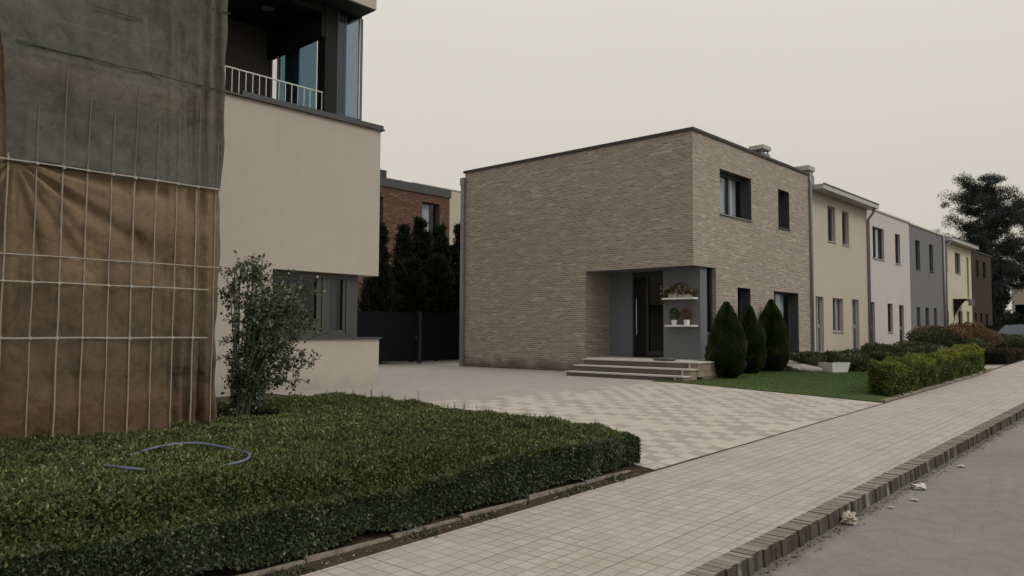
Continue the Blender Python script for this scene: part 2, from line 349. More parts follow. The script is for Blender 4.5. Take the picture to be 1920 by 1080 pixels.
def paver():
    b = NB('paver'); r, mk, rc = cell(b, .147, .147, .012, .0, .004)
    r2, mk2, _ = cell(b, .147 * 6, .147 * 9, .02, 0, .004)
    big = b.noise(.7, 5); fine = b.noise(70, 3); st = b.noise(2.7, 6, .7)
    c = b.ramp(r, [(0, (.36, .336, .296)), (.5, (.40, .374, .329)), (1, (.435, .408, .36))])
    c = b.mix(b.math('MULTIPLY', big, .45), c, (.43, .40, .35))
    c = b.mix(.55, c, b.mix(fine, (.7,) * 3, (1.26,) * 3), 'MULTIPLY')
    c = b.mix(b.ramp(st, [(.47, (0,) * 3), (.62, (.75,) * 3)]), c, (.34, .315, .27))
    c = b.mix(b.ramp(b.noise(5.5, 5, .7), [(.58, (0,) * 3), (.70, (.55,) * 3)]), c, (.52, .49, .43))
    c = b.mix(b.ramp(b.noise(24, 3, .6), [(.66, (0,) * 3), (.72, (.6,) * 3)]), c, (.25, .23, .19))
    jf = b.math('MULTIPLY', mk, b.math('MULTIPLY_ADD', b.noise(1.3, 4), 1.2, .05)); jf = b.math('MINIMUM', jf, 1)
    c = b.mix(jf, c, (.21, .187, .148)); c = b.mix(b.math('MULTIPLY', mk2, .35), c, (.17, .145, .10))
    b.bump(b.math('SUBTRACT', b.math('MULTIPLY', r, .3), mk), .55, .004); return b.done(c, .85, spec=.25)
M['paver'] = paver()
def drive(pattern):
    b = NB('drive_tile' if pattern else 'drive_plain'); r, mk, _ = cell(b, .26, .26, .010, .0, .004)
    cl = b.noise(1.3, 2)
    fine = b.noise(60, 3); big = b.noise(.4, 5)
    if pattern:
        par = b.math('PINGPONG', b.math('ADD', b.cidx[0], b.cidx[1]), 1.0); s = b.math('ADD', b.math('MULTIPLY_ADD', par, .42, b.math('MULTIPLY', r, .58)), b.math('MULTIPLY_ADD', cl, .9, -.45)); c = b.ramp(s, [(.40, (.32, .30, .265)), (.46, (.455, .426, .373)), (.9, (.49, .459, .402))])
    if pattern:
        mk3 = b.math('LESS_THAN', b.math('MULTIPLY_ADD', b.cidx[0], .26, b.math('MULTIPLY', r, .55)), -10.35)
        c = b.mix(mk3, c, b.ramp(r, [(0, (.315, .30, .275)), (1, (.36, .343, .312))]))
    else: c = b.ramp(r, [(0, (.315, .30, .275)), (1, (.36, .343, .312))])
    c = b.mix(.35, c, b.mix(fine, (.8,) * 3, (1.2,) * 3), 'MULTIPLY'); c = b.mix(b.math('MULTIPLY', big, .4), c, (.33, .31, .275))
    c = b.mix(b.math('MULTIPLY', mk, .5), c, (.19, .175, .15)); b.bump(b.math('SUBTRACT', 0, mk), .4, .003); return b.done(c, .85, spec=.25)
M['drive_tile'] = drive(True); M['drive_plain'] = drive(False)
b = NB('soil'); n1 = b.noise(9, 6, .7); n2 = b.noise(60, 4, .7); b.bump(n2, 1, .02); M['soil'] = b.done(b.ramp(b.math('MULTIPLY_ADD', n2, .5, b.math('MULTIPLY', n1, .5)), [(.32, (.028, .024, .015)), (.47, (.06, .048, .032)), (.58, (.10, .078, .052)), (.72, (.19, .16, .12))]), .95, spec=.1)
b = NB('lawn'); n1 = b.noise(.8, 4); n2 = b.noise(40, 4, .7); b.bump(n2, 1, .02); M['lawn'] = b.done(b.ramp(b.math('MULTIPLY_ADD', n2, .5, b.math('MULTIPLY', n1, .5)), [(.35, (.045, .07, .024)), (.5, (.07, .105, .034)), (.7, (.10, .14, .046))]), .95, spec=.1)
b = NB('far_ground'); n1 = b.noise(.15, 5); M['far_ground'] = b.done(b.ramp(n1, [(.35, (.05, .06, .03)), (.65, (.09, .095, .055))]), .95, spec=.1)
b = NB('concrete_edge'); n1 = b.noise(8, 6, .7); n2 = b.noise(50, 4); b.bump(n2, .8, .008); M['concrete_edge'] = b.done(b.ramp(b.math('MULTIPLY_ADD', n2, .35, b.math('MULTIPLY', n1, .65)), [(.33, (.10, .09, .065)), (.5, (.23, .205, .165)), (.68, (.36, .33, .28))]), .9, spec=.2)
b = NB('kerb_brick'); a = b.n('ShaderNodeAttribute', attribute_name='tone'); n2 = b.noise(30, 5, .7); sp = b.n('ShaderNodeSeparateXYZ'); b.l(b.n('ShaderNodeNewGeometry').outputs['Normal'], sp.inputs[0])
side = b.ramp(a.outputs['Fac'], [(0, (.05, .042, .033)), (.4, (.08, .062, .048)), (.7, (.10, .09, .074)), (.93, (.12, .115, .10)), (1, (.26, .26, .24))])
side = b.mix(b.ramp(b.noise(11, 5, .7), [(.45, (0,) * 3), (.6, (.8,) * 3)]), side, (.075, .078, .06))
top = b.ramp(a.outputs['Fac'], [(0, (.20, .172, .142)), (.6, (.235, .206, .172)), (1, (.28, .25, .215))])
c = b.mix(b.math('GREATER_THAN', sp.outputs[2], .6), side, top); c = b.mix(.6, c, b.mix(n2, (.5,) * 3, (1.5,) * 3), 'MULTIPLY'); b.bump(n2, .8, .01); M['kerb_brick'] = b.done(c, .92, spec=.2)

# tarps: thin dusty weave, a little see-through
def tarp(name, c1, c2, tr, bands):
    b = NB(name); n1 = b.noise(1.1, 5, .6); mp = b.n('ShaderNodeMapping'); mp.inputs['Scale'].default_value = (1, 7, .6); b.l(b.co(), mp.inputs[0]); n3 = b.noise(1.2, 5, .6, vec=mp.outputs[0]); n2 = b.noise(220, 2)
    f = b.math('MULTIPLY_ADD', n3, .35, b.math('MULTIPLY_ADD', n1, .5, b.math('MULTIPLY', n2, .15)))
    c = b.ramp(f, [(.36, c1), (.62, c2)])
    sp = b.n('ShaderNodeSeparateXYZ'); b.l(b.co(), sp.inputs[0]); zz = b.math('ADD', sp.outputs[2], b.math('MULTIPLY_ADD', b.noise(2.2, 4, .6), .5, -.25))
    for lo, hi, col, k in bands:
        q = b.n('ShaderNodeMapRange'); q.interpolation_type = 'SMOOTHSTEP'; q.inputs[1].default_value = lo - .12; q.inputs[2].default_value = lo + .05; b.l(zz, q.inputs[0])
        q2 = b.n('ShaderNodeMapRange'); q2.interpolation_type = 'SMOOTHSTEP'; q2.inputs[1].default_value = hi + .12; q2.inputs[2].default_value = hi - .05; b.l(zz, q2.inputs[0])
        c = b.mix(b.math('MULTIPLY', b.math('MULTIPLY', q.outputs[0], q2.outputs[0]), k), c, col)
    wp = b.n('ShaderNodeMapping'); wp.inputs['Scale'].default_value = (1, 1.5, .9); wp.inputs['Rotation'].default_value = (.5, 0, 0); b.l(b.co(), wp.inputs[0])
    def ridge(sc): return b.math('ABSOLUTE', b.math('SUBTRACT', b.noise(sc, 2, .5, vec=wp.outputs[0]), .5))
    hgt = b.math('ADD', b.math('MULTIPLY', ridge(1.6), 1.6), b.math('ADD', b.math('MULTIPLY', ridge(3.6), .8), b.math('MULTIPLY', ridge(8), .3)))
    b.bump(hgt, 1.0, .06); b.done(c, .7, spec=.2)
    t = b.n('ShaderNodeBsdfTransparent'); t2 = b.n('ShaderNodeBsdfTranslucent'); b.l(c, t2.inputs[0])
    m1 = b.n('ShaderNodeMixShader'); m1.inputs[0].default_value = .18; b.l(b.b.outputs[0], m1.inputs[1]); b.l(t2.outputs[0], m1.inputs[2])
    m2 = b.n('ShaderNodeMixShader'); m2.inputs[0].default_value = tr; b.l(m1.outputs[0], m2.inputs[1]); b.l(t.outputs[0], m2.inputs[2]); b.l(m2.outputs[0], b.out.inputs[0]); return b.m
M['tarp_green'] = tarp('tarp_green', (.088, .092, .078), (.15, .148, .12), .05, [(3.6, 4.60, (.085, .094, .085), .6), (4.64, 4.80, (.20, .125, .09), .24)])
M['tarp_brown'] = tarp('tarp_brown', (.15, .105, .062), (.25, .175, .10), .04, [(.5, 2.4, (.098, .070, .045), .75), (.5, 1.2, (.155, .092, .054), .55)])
M['lath'] = plain('lath', (.26, .22, .175), .8, var=.25, scale=14)
M['cord'] = plain('cord', (.38, .35, .30), .8, var=.3, scale=20)
M['cord_dark'] = plain('cord_dark', (.03, .032, .03), .8, var=.3)
M['batten'] = plain('batten', (.125, .126, .108), .8)
M['cowl'] = plain('cowl', (.34, .345, .34), .35, .5)
M['frame_corner'] = plain('frame_corner', (.052, .054, .054), .45)
M['plank'] = plain('plank', (.36, .13, .06), .8, var=.3, scale=3)
M['steel'] = plain('steel', (.2, .2, .2), .5, .6)

# ------------------------------------------------------------------ ground
def zs(y):
    y = np.asarray(y, float); return np.where(y < 26, .027 * y, .702 + (1 - np.exp(-np.maximum(y - 26, 0) / 12)) * .6)
def sstep(a, b_, x): t = np.clip((x - a) / (b_ - a), 0, 1); return t * t * (3 - 2 * t)
def zh(y): y = np.asarray(y, float); return .66 + .004 * (y - 18) * (y > 18)
def zg(x, y):
    x = np.asarray(x, float); t = np.clip((-5.2 - x) / 4.8, 0, 1); return zs(y) * (1 - t) + zh(y) * t
def gz(x, y): return float(zg(x, y))
def patch(name, x0, x1, y0, y1, nx, ny, dz, mat, zf=zg, kind='structure'):
    X, Y = np.meshgrid(np.linspace(x0, x1, nx), np.linspace(y0, y1, ny), indexing='ij')
    return grid_mesh(name, np.stack([X, Y, zf(X, Y) + dz], -1), mat, kind=kind)
MB().poly([(-900, -900, -.6), (900, -900, -.6), (900, 900, -.6), (-900, 900, -.6)]).build('ground', M['far_ground'])['kind'] = 'structure'
patch('garden_ground', -60, -3.1, -12, 120, 60, 90, -.06, M['far_ground'])
patch('road', -2.86, 6.5, -12, 140, 20, 100, -.14, M['asphalt'], lambda x, y: zs(y))
patch('verge', 6.5, 40, -12, 140, 12, 60, -.1, M['far_ground'], lambda x, y: zs(y))
patch('sidewalk', -5.2, -3.0, -12, 120, 8, 140, 0, M['paver'], lambda x, y: zs(y))
patch('driveway', -11.2, -5.235, 8.45, 17.5, 24, 36, .0, M['drive_tile'])
patch('driveway_end', -11.2, -10.98, 17.5, 19.9, 2, 8, .0, M['drive_tile'])
patch('house_apron', -10.98, -9.9, 17.5, 18.06, 5, 4, .0, M['drive_tile'])
patch('forecourt', -24, -11.2, 8.45, 19.9, 24, 36, .0, M['drive_tile'])
patch('lawn', -10.98, -5.25, 17.5, 28.2, 16, 30, .015, M['lawn'], lambda x, y: zg(x, y))
patch('side_path', -10.9, -5.25, 28.2, 30.6, 10, 6, .004, M['drive_plain'])
patch('flower_bed', -11, -5.25, 30.6, 62, 10, 40, .01, M['soil'])
patch('hedge_bed', -14.4, -5.22, -10, 8.5, 20, 40, -.01, M['soil'])
patch('courtyard', -32, -20.3, 19.9, 27, 10, 10, .004, M['stone_step'])

# kerb of brick setts standing on edge, uneven
b = NB('gutter_dirt'); n2 = b.noise(45, 5, .7); b.bump(n2, .8, .01); M['gutter_dirt'] = b.done(b.ramp(n2, [(.35, (.09, .083, .07)), (.6, (.16, .15, .132)), (.75, (.24, .225, .2))]), .95, spec=.1)
def kerb():
    P = []; tone = []; y = 1.5
    mb = MB()
    while y < 60:
        wdt = random.uniform(.07, .11); x0 = -3.0 + random.uniform(-.004, .004); x1 = -2.81 + random.uniform(-.010, .012); zt = float(zs(y)) + .004 + random.uniform(-.005, .003)
        n0 = len(mb.v); sk = random.uniform(-.012, .012)
        mb.box(x0, x1, y, y + wdt, float(zs(y)) - .25, zt)
        for i in range(n0, len(mb.v)):
            v = mb.v[i]
            if v[2] < zt - .1: mb.v[i] = (v[0] + (.02 if v[0] > -2.9 else 0), v[1] + sk, v[2])
        tone += [random.random() ** 1.6] * (len(mb.v) - n0)
        y += wdt + random.uniform(.001, .006)
    n0 = len(mb.v); mb.box(-2.998, -2.85, 1.5, 60, -.3, -.2); tone += [0] * (len(mb.v) - n0)
    o = mb.build('kerb', M['kerb_brick']); o['kind'] = 'structure'
    a = o.data.attributes.new('tone', 'FLOAT', 'POINT'); a.data.foreach_set('value', tone)
    X, Y = np.meshgrid([-3.0, -2.84], np.linspace(1.5, 60, 60), indexing='ij'); grid_mesh('kerb_bedding', np.stack([X, Y, zs(Y) - .02], -1), M['soil'], kind='structure')
kerb()
# garden edging: old concrete strips between bed and sidewalk
mb = MB(); y = -2
while y < 7.9:
    l = random.uniform(.75, 1.0); z = float(zs(y + l / 2)) + random.uniform(.015, .035); dx = random.uniform(-.012, .012)
    mb.box(-5.44 + dx, -5.385 + dx, y, y + l, z - .2, z + .012); y += l + random.uniform(.01, .04)
mb.build('garden_edging', M['concrete_edge'], bevel=.008)['kind'] = 'structure'
mb = MB(); y = 3.5
while y < 8.2:
    l = random.uniform(.5, .9); z = float(zs(y + l / 2)) + .012
    if random.random() < .75: mb.box(-5.66, -5.60, y, y + l, z - .1, z + random.uniform(.0, .02))
    y += l + random.uniform(.02, .2)
mb.build('inner_edging', M['concrete_edge'], bevel=.008)['kind'] = 'structure'
# dark expansion gap between driveway and sidewalk
X, Y = np.meshgrid([-5.232, -5.197], np.linspace(8.4, 28.2, 70), indexing='ij'); X = X + wave(Y, Y * 0, 3, 4) * .008; X[0] -= .035 * np.clip((10.5 - Y[0]) / 2, 0, 1)
grid_mesh('joint_strip', np.stack([X, Y, zs(Y) + .004], -1), M['soil'], kind='structure')
mb = MB(); y = 17.6
while y < 28:
    z = float(zs(y + .5)); mb.box(-5.32, -5.235, y, y + .98, z - .2, z + .05 + random.uniform(0, .012)); y += 1.0
mb.build('lawn_edging', M['concrete_edge'], bevel=.01)['kind'] = 'structure'
# lawn blades
n = 42000; x = rng.uniform(-10.9, -6.05, n); y = rng.uniform(17.52, 27.6, n)
D = rdir(n, 1.6); o = leaf_mesh('grass', np.stack([x, y, zg(x, y) + .012], -1), D, rdir(n), rng.uniform(.025, .05, n), .008, .5 + .25 * wave(x, y, 1.2, 3) + rng.normal(0, .2, n), M['grass_blade']); tag(o, 'short mown green lawn grass beside the patterned driveway', 'grass', kind='stuff')
# weeds and leaf litter along the edging and gutter
n = 2600; y = rng.uniform(1.5, 8.1, n); cl = wave(y, y * 0, 5, 9) > .1; y = y[cl]; n = len(y); x = -5.3 + rng.normal(0, .05, n)
P = np.stack([x, y, zs(y) + .0], -1); o = leaf_mesh('weeds', P, rdir(n, 1.2), rdir(n), rng.uniform(.02, .07, n), .014, rng.uniform(0, 1, n), M['leaf_bush']); tag(o, 'small weeds growing in the gap along the sidewalk edging', 'weeds', kind='stuff')
n = 1500; y = rng.uniform(3, 30, n); x = -2.76 + np.abs(rng.normal(0, .06, n)); b = NB('litter'); a = b.n('ShaderNodeAttribute', attribute_name='tone'); litm = b.done(b.ramp(a.outputs['Fac'], [(0, (.05, .04, .028)), (.6, (.12, .1, .07)), (1, (.4, .37, .31))]), .9, spec=.1)
P = np.stack([x, y, zs(y) - .134], -1); d = rdir(n); d[:, 2] *= .15; nn = rdir(n, 3); o = leaf_mesh('leaf_litter', P, d, nn, rng.uniform(.015, .045, n), .016, rng.uniform(0, 1, n) ** 2, litm); tag(o, 'dry leaf litter gathered in the gutter against the kerb', 'leaf litter', kind='stuff')
n = 1400; y = rng.uniform(1.5, 8.6, n); x = rng.uniform(-5.75, -5.25, n); P = np.stack([x, y, zs(y) + .004], -1); d = rdir(n); d[:, 2] *= .15; o = leaf_mesh('dry_leaves', P, d, rdir(n, 3), rng.uniform(.02, .05, n), .02, rng.uniform(0, 1, n) ** 1.5, litm); tag(o, 'dry leaves scattered on the soil along the near hedge', 'leaves', kind='stuff')
# soft dirt shelf in the gutter
X, Y = np.meshgrid(np.linspace(-2.84, -2.6, 7), np.linspace(2, 60, 300), indexing='ij'); hh = np.maximum(0, .035 * (1 - (X + 2.84) / .24) * (.4 + .6 * wave(Y, X * 3, 2.5, 6)))
grid_mesh('gutter_dirt', np.stack([X + .05 * wave(Y, X, 4, 3) * (X > -2.7), Y, zs(Y) - .152 + hh * .35], -1), M['gutter_dirt'], kind='structure')

# ------------------------------------------------------------------ wall with openings (x-plane facing +X, or y-plane facing -Y)
def wall_cut(mb, axis, c, a0, a1, z0, z1, holes, depth, mi=0, rmi=0):
    """axis 'x': plane x=c facing +X, a=y, recess goes to -X.  axis 'y': plane y=c facing -Y, a=x, recess goes to +Y"""
    A = sorted({a0, a1, *[h[0] for h in holes], *[h[1] for h in holes]}); Z = sorted({z0, z1, *[h[2] for h in holes], *[h[3] for h in holes]})
    A = [v for v in A if a0 <= v <= a1]; Z = [v for v in Z if z0 <= v <= z1]
    def P(a, z, d=0): return (c - d, a, z) if axis == 'x' else (a, c + d, z)
    def q(pts, mi_):
        mb.poly(pts if axis == 'x' else pts, mi_)
    for i in range(len(A) - 1):
        for j in range(len(Z) - 1):
            ca, cz = (A[i] + A[i + 1]) / 2, (Z[j] + Z[j + 1]) / 2
            if any(h[0] < ca < h[1] and h[2] < cz < h[3] for h in holes): continue
            q([P(A[i], Z[j]), P(A[i + 1], Z[j]), P(A[i + 1], Z[j + 1]), P(A[i], Z[j + 1])], mi)
    for h in holes:
        b0, b1, y0, y1 = h[:4]; d = h[4] if len(h) > 4 else depth
        if not d: continue
        q([P(b0, y0), P(b0, y1), P(b0, y1, d), P(b0, y0, d)], rmi); q([P(b1, y0), P(b1, y0, d), P(b1, y1, d), P(b1, y1)], rmi)
        q([P(b0, y1), P(b1, y1), P(b1, y1, d), P(b0, y1, d)], rmi); q([P(b0, y0), P(b0, y0, d), P(b1, y0, d), P(b1, y0)], rmi)
def window(parent, X, y0, y1, z0, z1, d=.2, frame='frame_dark', th=.055, mull=(), sill='coping', curt=(), name='window', label=None, handle=False, trans=None, glass='glass', tray=True):
    """window in a wall plane x=X facing +X; frame plane at X-d"""
    xf = X - d; mb = MB()
    mb.box(xf - .07, xf, y0, y1, z1 - th, z1).box(xf - .07, xf, y0, y1, z0, z0 + th).box(xf - .07, xf, y0, y0 + th, z0 + th, z1 - th).box(xf - .07, xf, y1 - th, y1, z0 + th, z1 - th)
    for a in mull: yy = y0 + (y1 - y0) * a; mb.box(xf - .065, xf + .012, yy - th * .7, yy + th * .7, z0 + th, z1 - th)
    if trans: zz = z0 + (z1 - z0) * trans; mb.box(xf - .06, xf + .008, y0 + th, y1 - th, zz - .02, zz + .02)
    fr = mb.build(name, M[frame], parent, bevel=.006)
    if label: fr['label'] = label
    MB().box(xf - .045, xf - .035, y0 + th, y1 - th, z0 + th, z1 - th).build('pane', M[glass], fr)
    r = MB(); e = .02; dd = .75
    r.poly([(xf - dd, y0 - e, z0 - e), (xf - dd, y1 + e, z0 - e), (xf - dd, y1 + e, z1 + e), (xf - dd, y0 - e, z1 + e)])
    for a in (y0 - e, y1 + e): r.poly([(xf - dd, a, z0 - e), (xf - .075, a, z0 - e), (xf - .075, a, z1 + e), (xf - dd, a, z1 + e)])
    for z in (z0 - e, z1 + e): r.poly([(xf - dd, y0 - e, z), (xf - dd, y1 + e, z), (xf - .075, y1 + e, z), (xf - .075, y0 - e, z)])
    r.build('room_interior', M['room'], fr)
    for (c0, c1) in curt:
        k = max(6, int((c1 - c0) * (y1 - y0) / .015)); ys = np.linspace(y0 + (y1 - y0) * c0, y0 + (y1 - y0) * c1, k); Y, Z = np.meshgrid(ys, np.linspace(z0, z1, 3), indexing='ij')
        grid_mesh('curtain', np.stack([xf - .115 + .02 * np.sin(Y * 55), Y, Z], -1), M['curtain'], fr, uv=np.stack([Y, Z], -1))
    if tray and sill: MB().box(X - d + .002, X + .045, y0 - .02, y1 + .02, z0 - .035, z0 - .002).build('sill', M[sill], fr, bevel=.004)
    if handle: MB().box(xf, xf + .05, y0 + (y1 - y0) * .55, y0 + (y1 - y0) * .55 + .03, z0 + (z1 - z0) * .45, z0 + (z1 - z0) * .52).build('handle', M['white_metal'], fr)
    return fr

# ------------------------------------------------------------------ tan brick house
H = thing('brick_house', 'tan brick flat-roofed house with recessed corner entrance and stone steps', 'house', (-11, 19.85, .6))
zr = 7.80; mb = MB()
EX0, EX1, EZ0, EZ1 = -14.85, -11.0, 1.15, 3.875
holesX = [(19.85, 21.2, EZ0, EZ1, 0), (21.5, 23.66, 5.56, 6.94), (25.76, 26.70, 5.58, 6.92), (22.61, 23.52, 1.9, 3.36), (25.3, 27.38, 1.17, 3.36)]
mbh = MB()
wall_cut(mb, 'x', -11, 19.85, 28.6, .45, zr, [h for h in holesX], .30, 0, 1)
# drop the reveal quads of the corner opening (first 4 recess quads): they are shallow, harmless
wall_cut(mb, 'y', 19.85, -20.4, -11, .45, zr, [(EX0, EX1, EZ0, EZ1, 0)], .01)
# entrance recess: left brick reveal, soffit
mb.poly([(EX0, 19.85, EZ0), (EX0, 21.2, EZ0), (EX0, 21.2, EZ1), (EX0, 19.85, EZ1)])
mb.poly([(-11.0, 21.2, EZ0), (-11.5, 21.2, EZ0), (-11.5, 21.2, EZ1), (-11.0, 21.2, EZ1)])
mb.poly([(-20.4, 19.85, .45), (-20.4, 28.6, .45), (-20.4, 28.6, zr), (-20.4, 19.85, zr)]).poly([(-20.4, 28.6, .45), (-11, 28.6, .45), (-11, 28.6, zr), (-20.4, 28.6, zr)])
mb.build('brick_wall', [M['brick_tan'], M['frame_dark']], H)
MB().poly([(EX0, 19.85, EZ1), (-11.0, 19.85, EZ1), (-11.0, 21.2, EZ1), (EX0, 21.2, EZ1)]).build('soffit', M['stucco_slate'], H)
MB().poly([(-20.38, 19.87, 7.6), (-11.02, 19.87, 7.6), (-11.02, 28.6, 7.6), (-20.38, 28.6, 7.6)]).build('roof', M['coping'], H)
mb = MB(); mb.box(-20.46, -10.95, 19.80, 19.99, zr, zr + .085).box(-11.14, -10.95, 19.992, 28.62, zr, zr + .085).box(-20.46, -20.28, 19.992, 28.62, zr, zr + .085); mb.build('coping', M['coping_black'], H, bevel=.006)
MB().box(-20.39, -15.2, 19.835, 19.848, .45, .68).box(-15.2, -14.2, 19.835, 19.848, .45, .62).build('plinth', M['soil'], H)
# entrance walls
MB().poly([(EX0, 21.2, EZ0), (-13.92, 21.2, EZ0), (-13.92, 21.2, EZ1), (EX0, 21.2, EZ1)]).build('entrance_wall', M['stucco_dark'], H)
MB().box(-12.33, -11.09, 20.4, 20.795, EZ0 + .002, EZ1 - .003).box(-12.33, -11.3, 20.795, 21.19, EZ0 + .002, EZ1 - .003).build('shelf_wall', M['stucco_slate'], H, bevel=.01)
f = MB(); f.box(-11.29, -11.13, 20.80, 21.19, 1.9, 1.95).box(-11.29, -11.12, 20.80, 20.83, 1.95, EZ1 - .004).box(-11.29, -11.12, 21.16, 21.19, 1.95, EZ1 - .004); sf = f.build('side_light', M['frame_dark'], H); MB().box(-11.2, -11.19, 20.83, 21.16, 1.95, EZ1 - .005).build('pane', M['glass_dark'], sf); MB().box(-11.285, -11.16, 20.8, 21.19, 1.16, 1.895).build('lower_panel', M['stucco_slate'], sf); MB().box(-11.12, -11.0, 20.82, 21.16, 1.86, 1.9).build('sill', M['zinc'], sf)
dr = MB(); dr.box(-13.92, -13.86, 21.14, 21.22, EZ0 + .003, EZ1 - .003).box(-12.62, -12.34, 21.14, 21.22, EZ0 + .003, EZ1 - .003).box(-13.86, -12.62, 21.14, 21.22, EZ1 - .15, EZ1 - .003).box(-13.42, -13.33, 21.15, 21.22, EZ0 + .05, EZ1 - .15).box(-13.33, -12.62, 21.15, 21.22, EZ0 + .05, EZ0 + .2).build('door', M['metal_dark'], H, bevel=.005)
fr_ = bpy.data.objects['door']
MB().box(-13.86, -13.42, 21.17, 21.21, EZ0 + .05, EZ1 - .15).build('door_leaf', M['black'], fr_)
MB().box(-13.33, -12.62, 21.185, 21.2, EZ0 + .2, EZ1 - .15).build('pane', M['glass_dark'], fr_)
MB().tube([(-13.72, 21.06, 1.85), (-13.72, 21.06, 3.02)], .016, 8).tube([(-13.72, 21.06, 1.98), (-13.72, 21.17, 1.98)], .01, 6).tube([(-13.72, 21.06, 2.9), (-13.72, 21.17, 2.9)], .01, 6).build('door_handle', M['white_metal'], fr_, smooth=True)
MB().box(-14.8, -12.3, 21.25, 22.6, EZ0, EZ1).build('hall_interior', M['room'], H)
# steps
tr = MB(); rs = MB(); sdm = MB()
for k, (yf, zt) in enumerate(((18.65, 1.15), (18.3, .975), (17.95, .80))):
    xr = -10.22 - .02 * k; xl = -14.08 - .06 * k
    yb = 21.14 if k == 0 else 18.65 - .33 * (k - 1)
    if k == 0:
        tr.box(xl, xr, yf, 19.848, zt - .035, zt); tr.box(EX0 + .003, -11.0, 19.848, 21.14, zt - .035, zt)
    else: tr.box(xl, xr - .0, yf, yb + .02, zt - .035, zt)
    rs.box(xl + .05, xr - .28, yf + .03, yf + .1, zt - .32, zt - .036); sdm.box(xr - .28, xr - .03, yf + .032, 19.84 if k == 0 else yb + .02, zt - .4, zt - .037)
    tr.box(xr - .29, xr - .25, yf + .02, yf + .034, zt - .2, zt - .036)
st = tr.build('step_treads', M['stone_step'], H, bevel=.006); rs.build('step_risers', M['stone_riser'], H); sdm.box(-11, -10.28, 19.0, 21.0, .5, 1.12); sdm.build('step_side', M['stone_side'], H)
window(H, -11, 21.5, 23.66, 5.56, 6.94, .3, 'frame_dark', .07, (.54,), 'zinc', ((0, .5), (.58, .86)), handle=False)
window(H, -11, 25.76, 26.70, 5.58, 6.92, .3, 'frame_dark', .06, (), 'coping', ((0, .3),))
window(H, -11, 22.61, 23.52, 1.9, 3.36, .3, 'frame_dark', .06, (), 'coping', ())
window(H, -11, 25.3, 27.38, 1.17, 3.36, .3, 'frame_mid', .07, (.36,), 'coping', ((.44, .84),), name='patio_door', tray=False)
MB().box(-11.3, -10.98, 25.3, 27.38, 1.1, 1.165).build('threshold', M['stone_step'], H)
mb = MB(); mb.box(-20.52, -20.36, 19.74, 19.834, .66, 7.62).build('corner_downpipe', M['zinc'], H, bevel=.02)
MB().box(-20.54, -20.34, 19.72, 19.834, 7.35, 7.62).build('hopper', M['zinc'], H)
MB().tube([(-10.93, 28.52, .9), (-10.93, 28.52, 7.55), (-10.97, 28.52, 7.8)], .05, 10).build('downpipe', M['pipe_grey'], H, smooth=True)
def vent(name, parent, x, y, z, w_, l_, h_):
    c = MB().box(x - w_ / 2, x + w_ / 2, y - l_ / 2, y + l_ / 2, z, z + h_ * .75).build(name, M['zinc'], parent, bevel=.02)
    MB().box(x - w_ / 2 - .03, x + w_ / 2 + .03, y - l_ / 2 - .03, y + l_ / 2 + .03, z + h_ * .87, z + h_).build('cowl', M['cowl'], c, bevel=.03)
    for sx_ in (-1, 1):
        for sy_ in (-1, 1): MB().box(x + sx_ * (w_ / 2 - .04), x + sx_ * (w_ / 2 - .08), y + sy_ * (l_ / 2 - .04), y + sy_ * (l_ / 2 - .08), z + h_ * .75, z + h_ * .87).build('leg', M['steel'], c)
vent('roof_vent', H, -12.1, 26.8, 7.62, .5, .6, 1.12)

# ------------------------------------------------------------------ row of plaster houses
def row_house(name, label, y0, y1, zt, mat, wins, doors, frame, coping_mat, eaves=None, sillm='coping', x=-11.0, curts=True):
    h = thing(name, label, 'house', (x, y0, .6)); holes = [w_[:4] for w_ in wins] + [d_[:4] for d_ in doors]
    mb = MB(); wall_cut(mb, 'x', x, y0, y1, .4, zt, holes, .12)
    mb.poly([(-20, y0, .4), (-20, y1, .4), (-20, y1, zt), (-20, y0, zt)]).poly([(-20, y1, .4), (x, y1, .4), (x, y1, zt), (-20, y1, zt)]).poly([(-20, y0, .4), (x, y0, .4), (x, y0, zt), (-20, y0, zt)])
    mb.build('wall', mat, h)
    MB().poly([(-20, y0, zt - .15), (x - .01, y0, zt - .15), (x - .01, y1, zt - .15), (-20, y1, zt - .15)]).build('roof', M['coping'], h)
    for i, w_ in enumerate(wins): window(h, x, *w_[:4], .10, frame, .045, w_[4], sillm, w_[5])
    for i, w_ in enumerate(doors): window(h, x, *w_[:4], .10, frame, .06, w_[4], sillm, w_[5], name='door', tray=False, handle=True)
    if eaves: MB().box(x + eaves, x - .3, y0, y1, zt, zt + .18).build('eaves', coping_mat, h, bevel=.01); MB().box(x + eaves + .003, x + eaves + .025, y0 - .005, y1 + .005, zt + .17, zt + .215).build('gutter', M['coping'], h)
    else: MB().box(x + .05, x - .15, y0, y1, zt, zt + .07).build('coping', coping_mat, h)
    return h
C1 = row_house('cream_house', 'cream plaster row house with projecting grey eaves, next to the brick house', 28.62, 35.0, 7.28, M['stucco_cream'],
    [(30.35, 31.18, 5.53, 6.92, (), ((.0, .35),)), (31.95, 32.72, 5.52, 6.90, (), ((0, .4),)), (30.74, 31.88, 2.0, 3.32, (.5,), ((.6, 1),))],
    [(29.0, 29.78, 1.17, 3.32, (.5,), ((0, 1),)), (32.92, 33.74, 1.17, 3.34, (), ((0, 1),))], 'frame_lilac', M['fascia'], .5, 'fascia')
vent('chimney', C1, -12.0, 30.75, 7.2, .5, .6, 1.42)
MB().tube([(-10.62, 34.85, 7.3), (-10.7, 34.85, 7.1), (-10.93, 34.95, 6.85), (-10.94, 34.95, .9)], .055, 10).build('downpipe', M['pipe_grey'], C1, smooth=True)
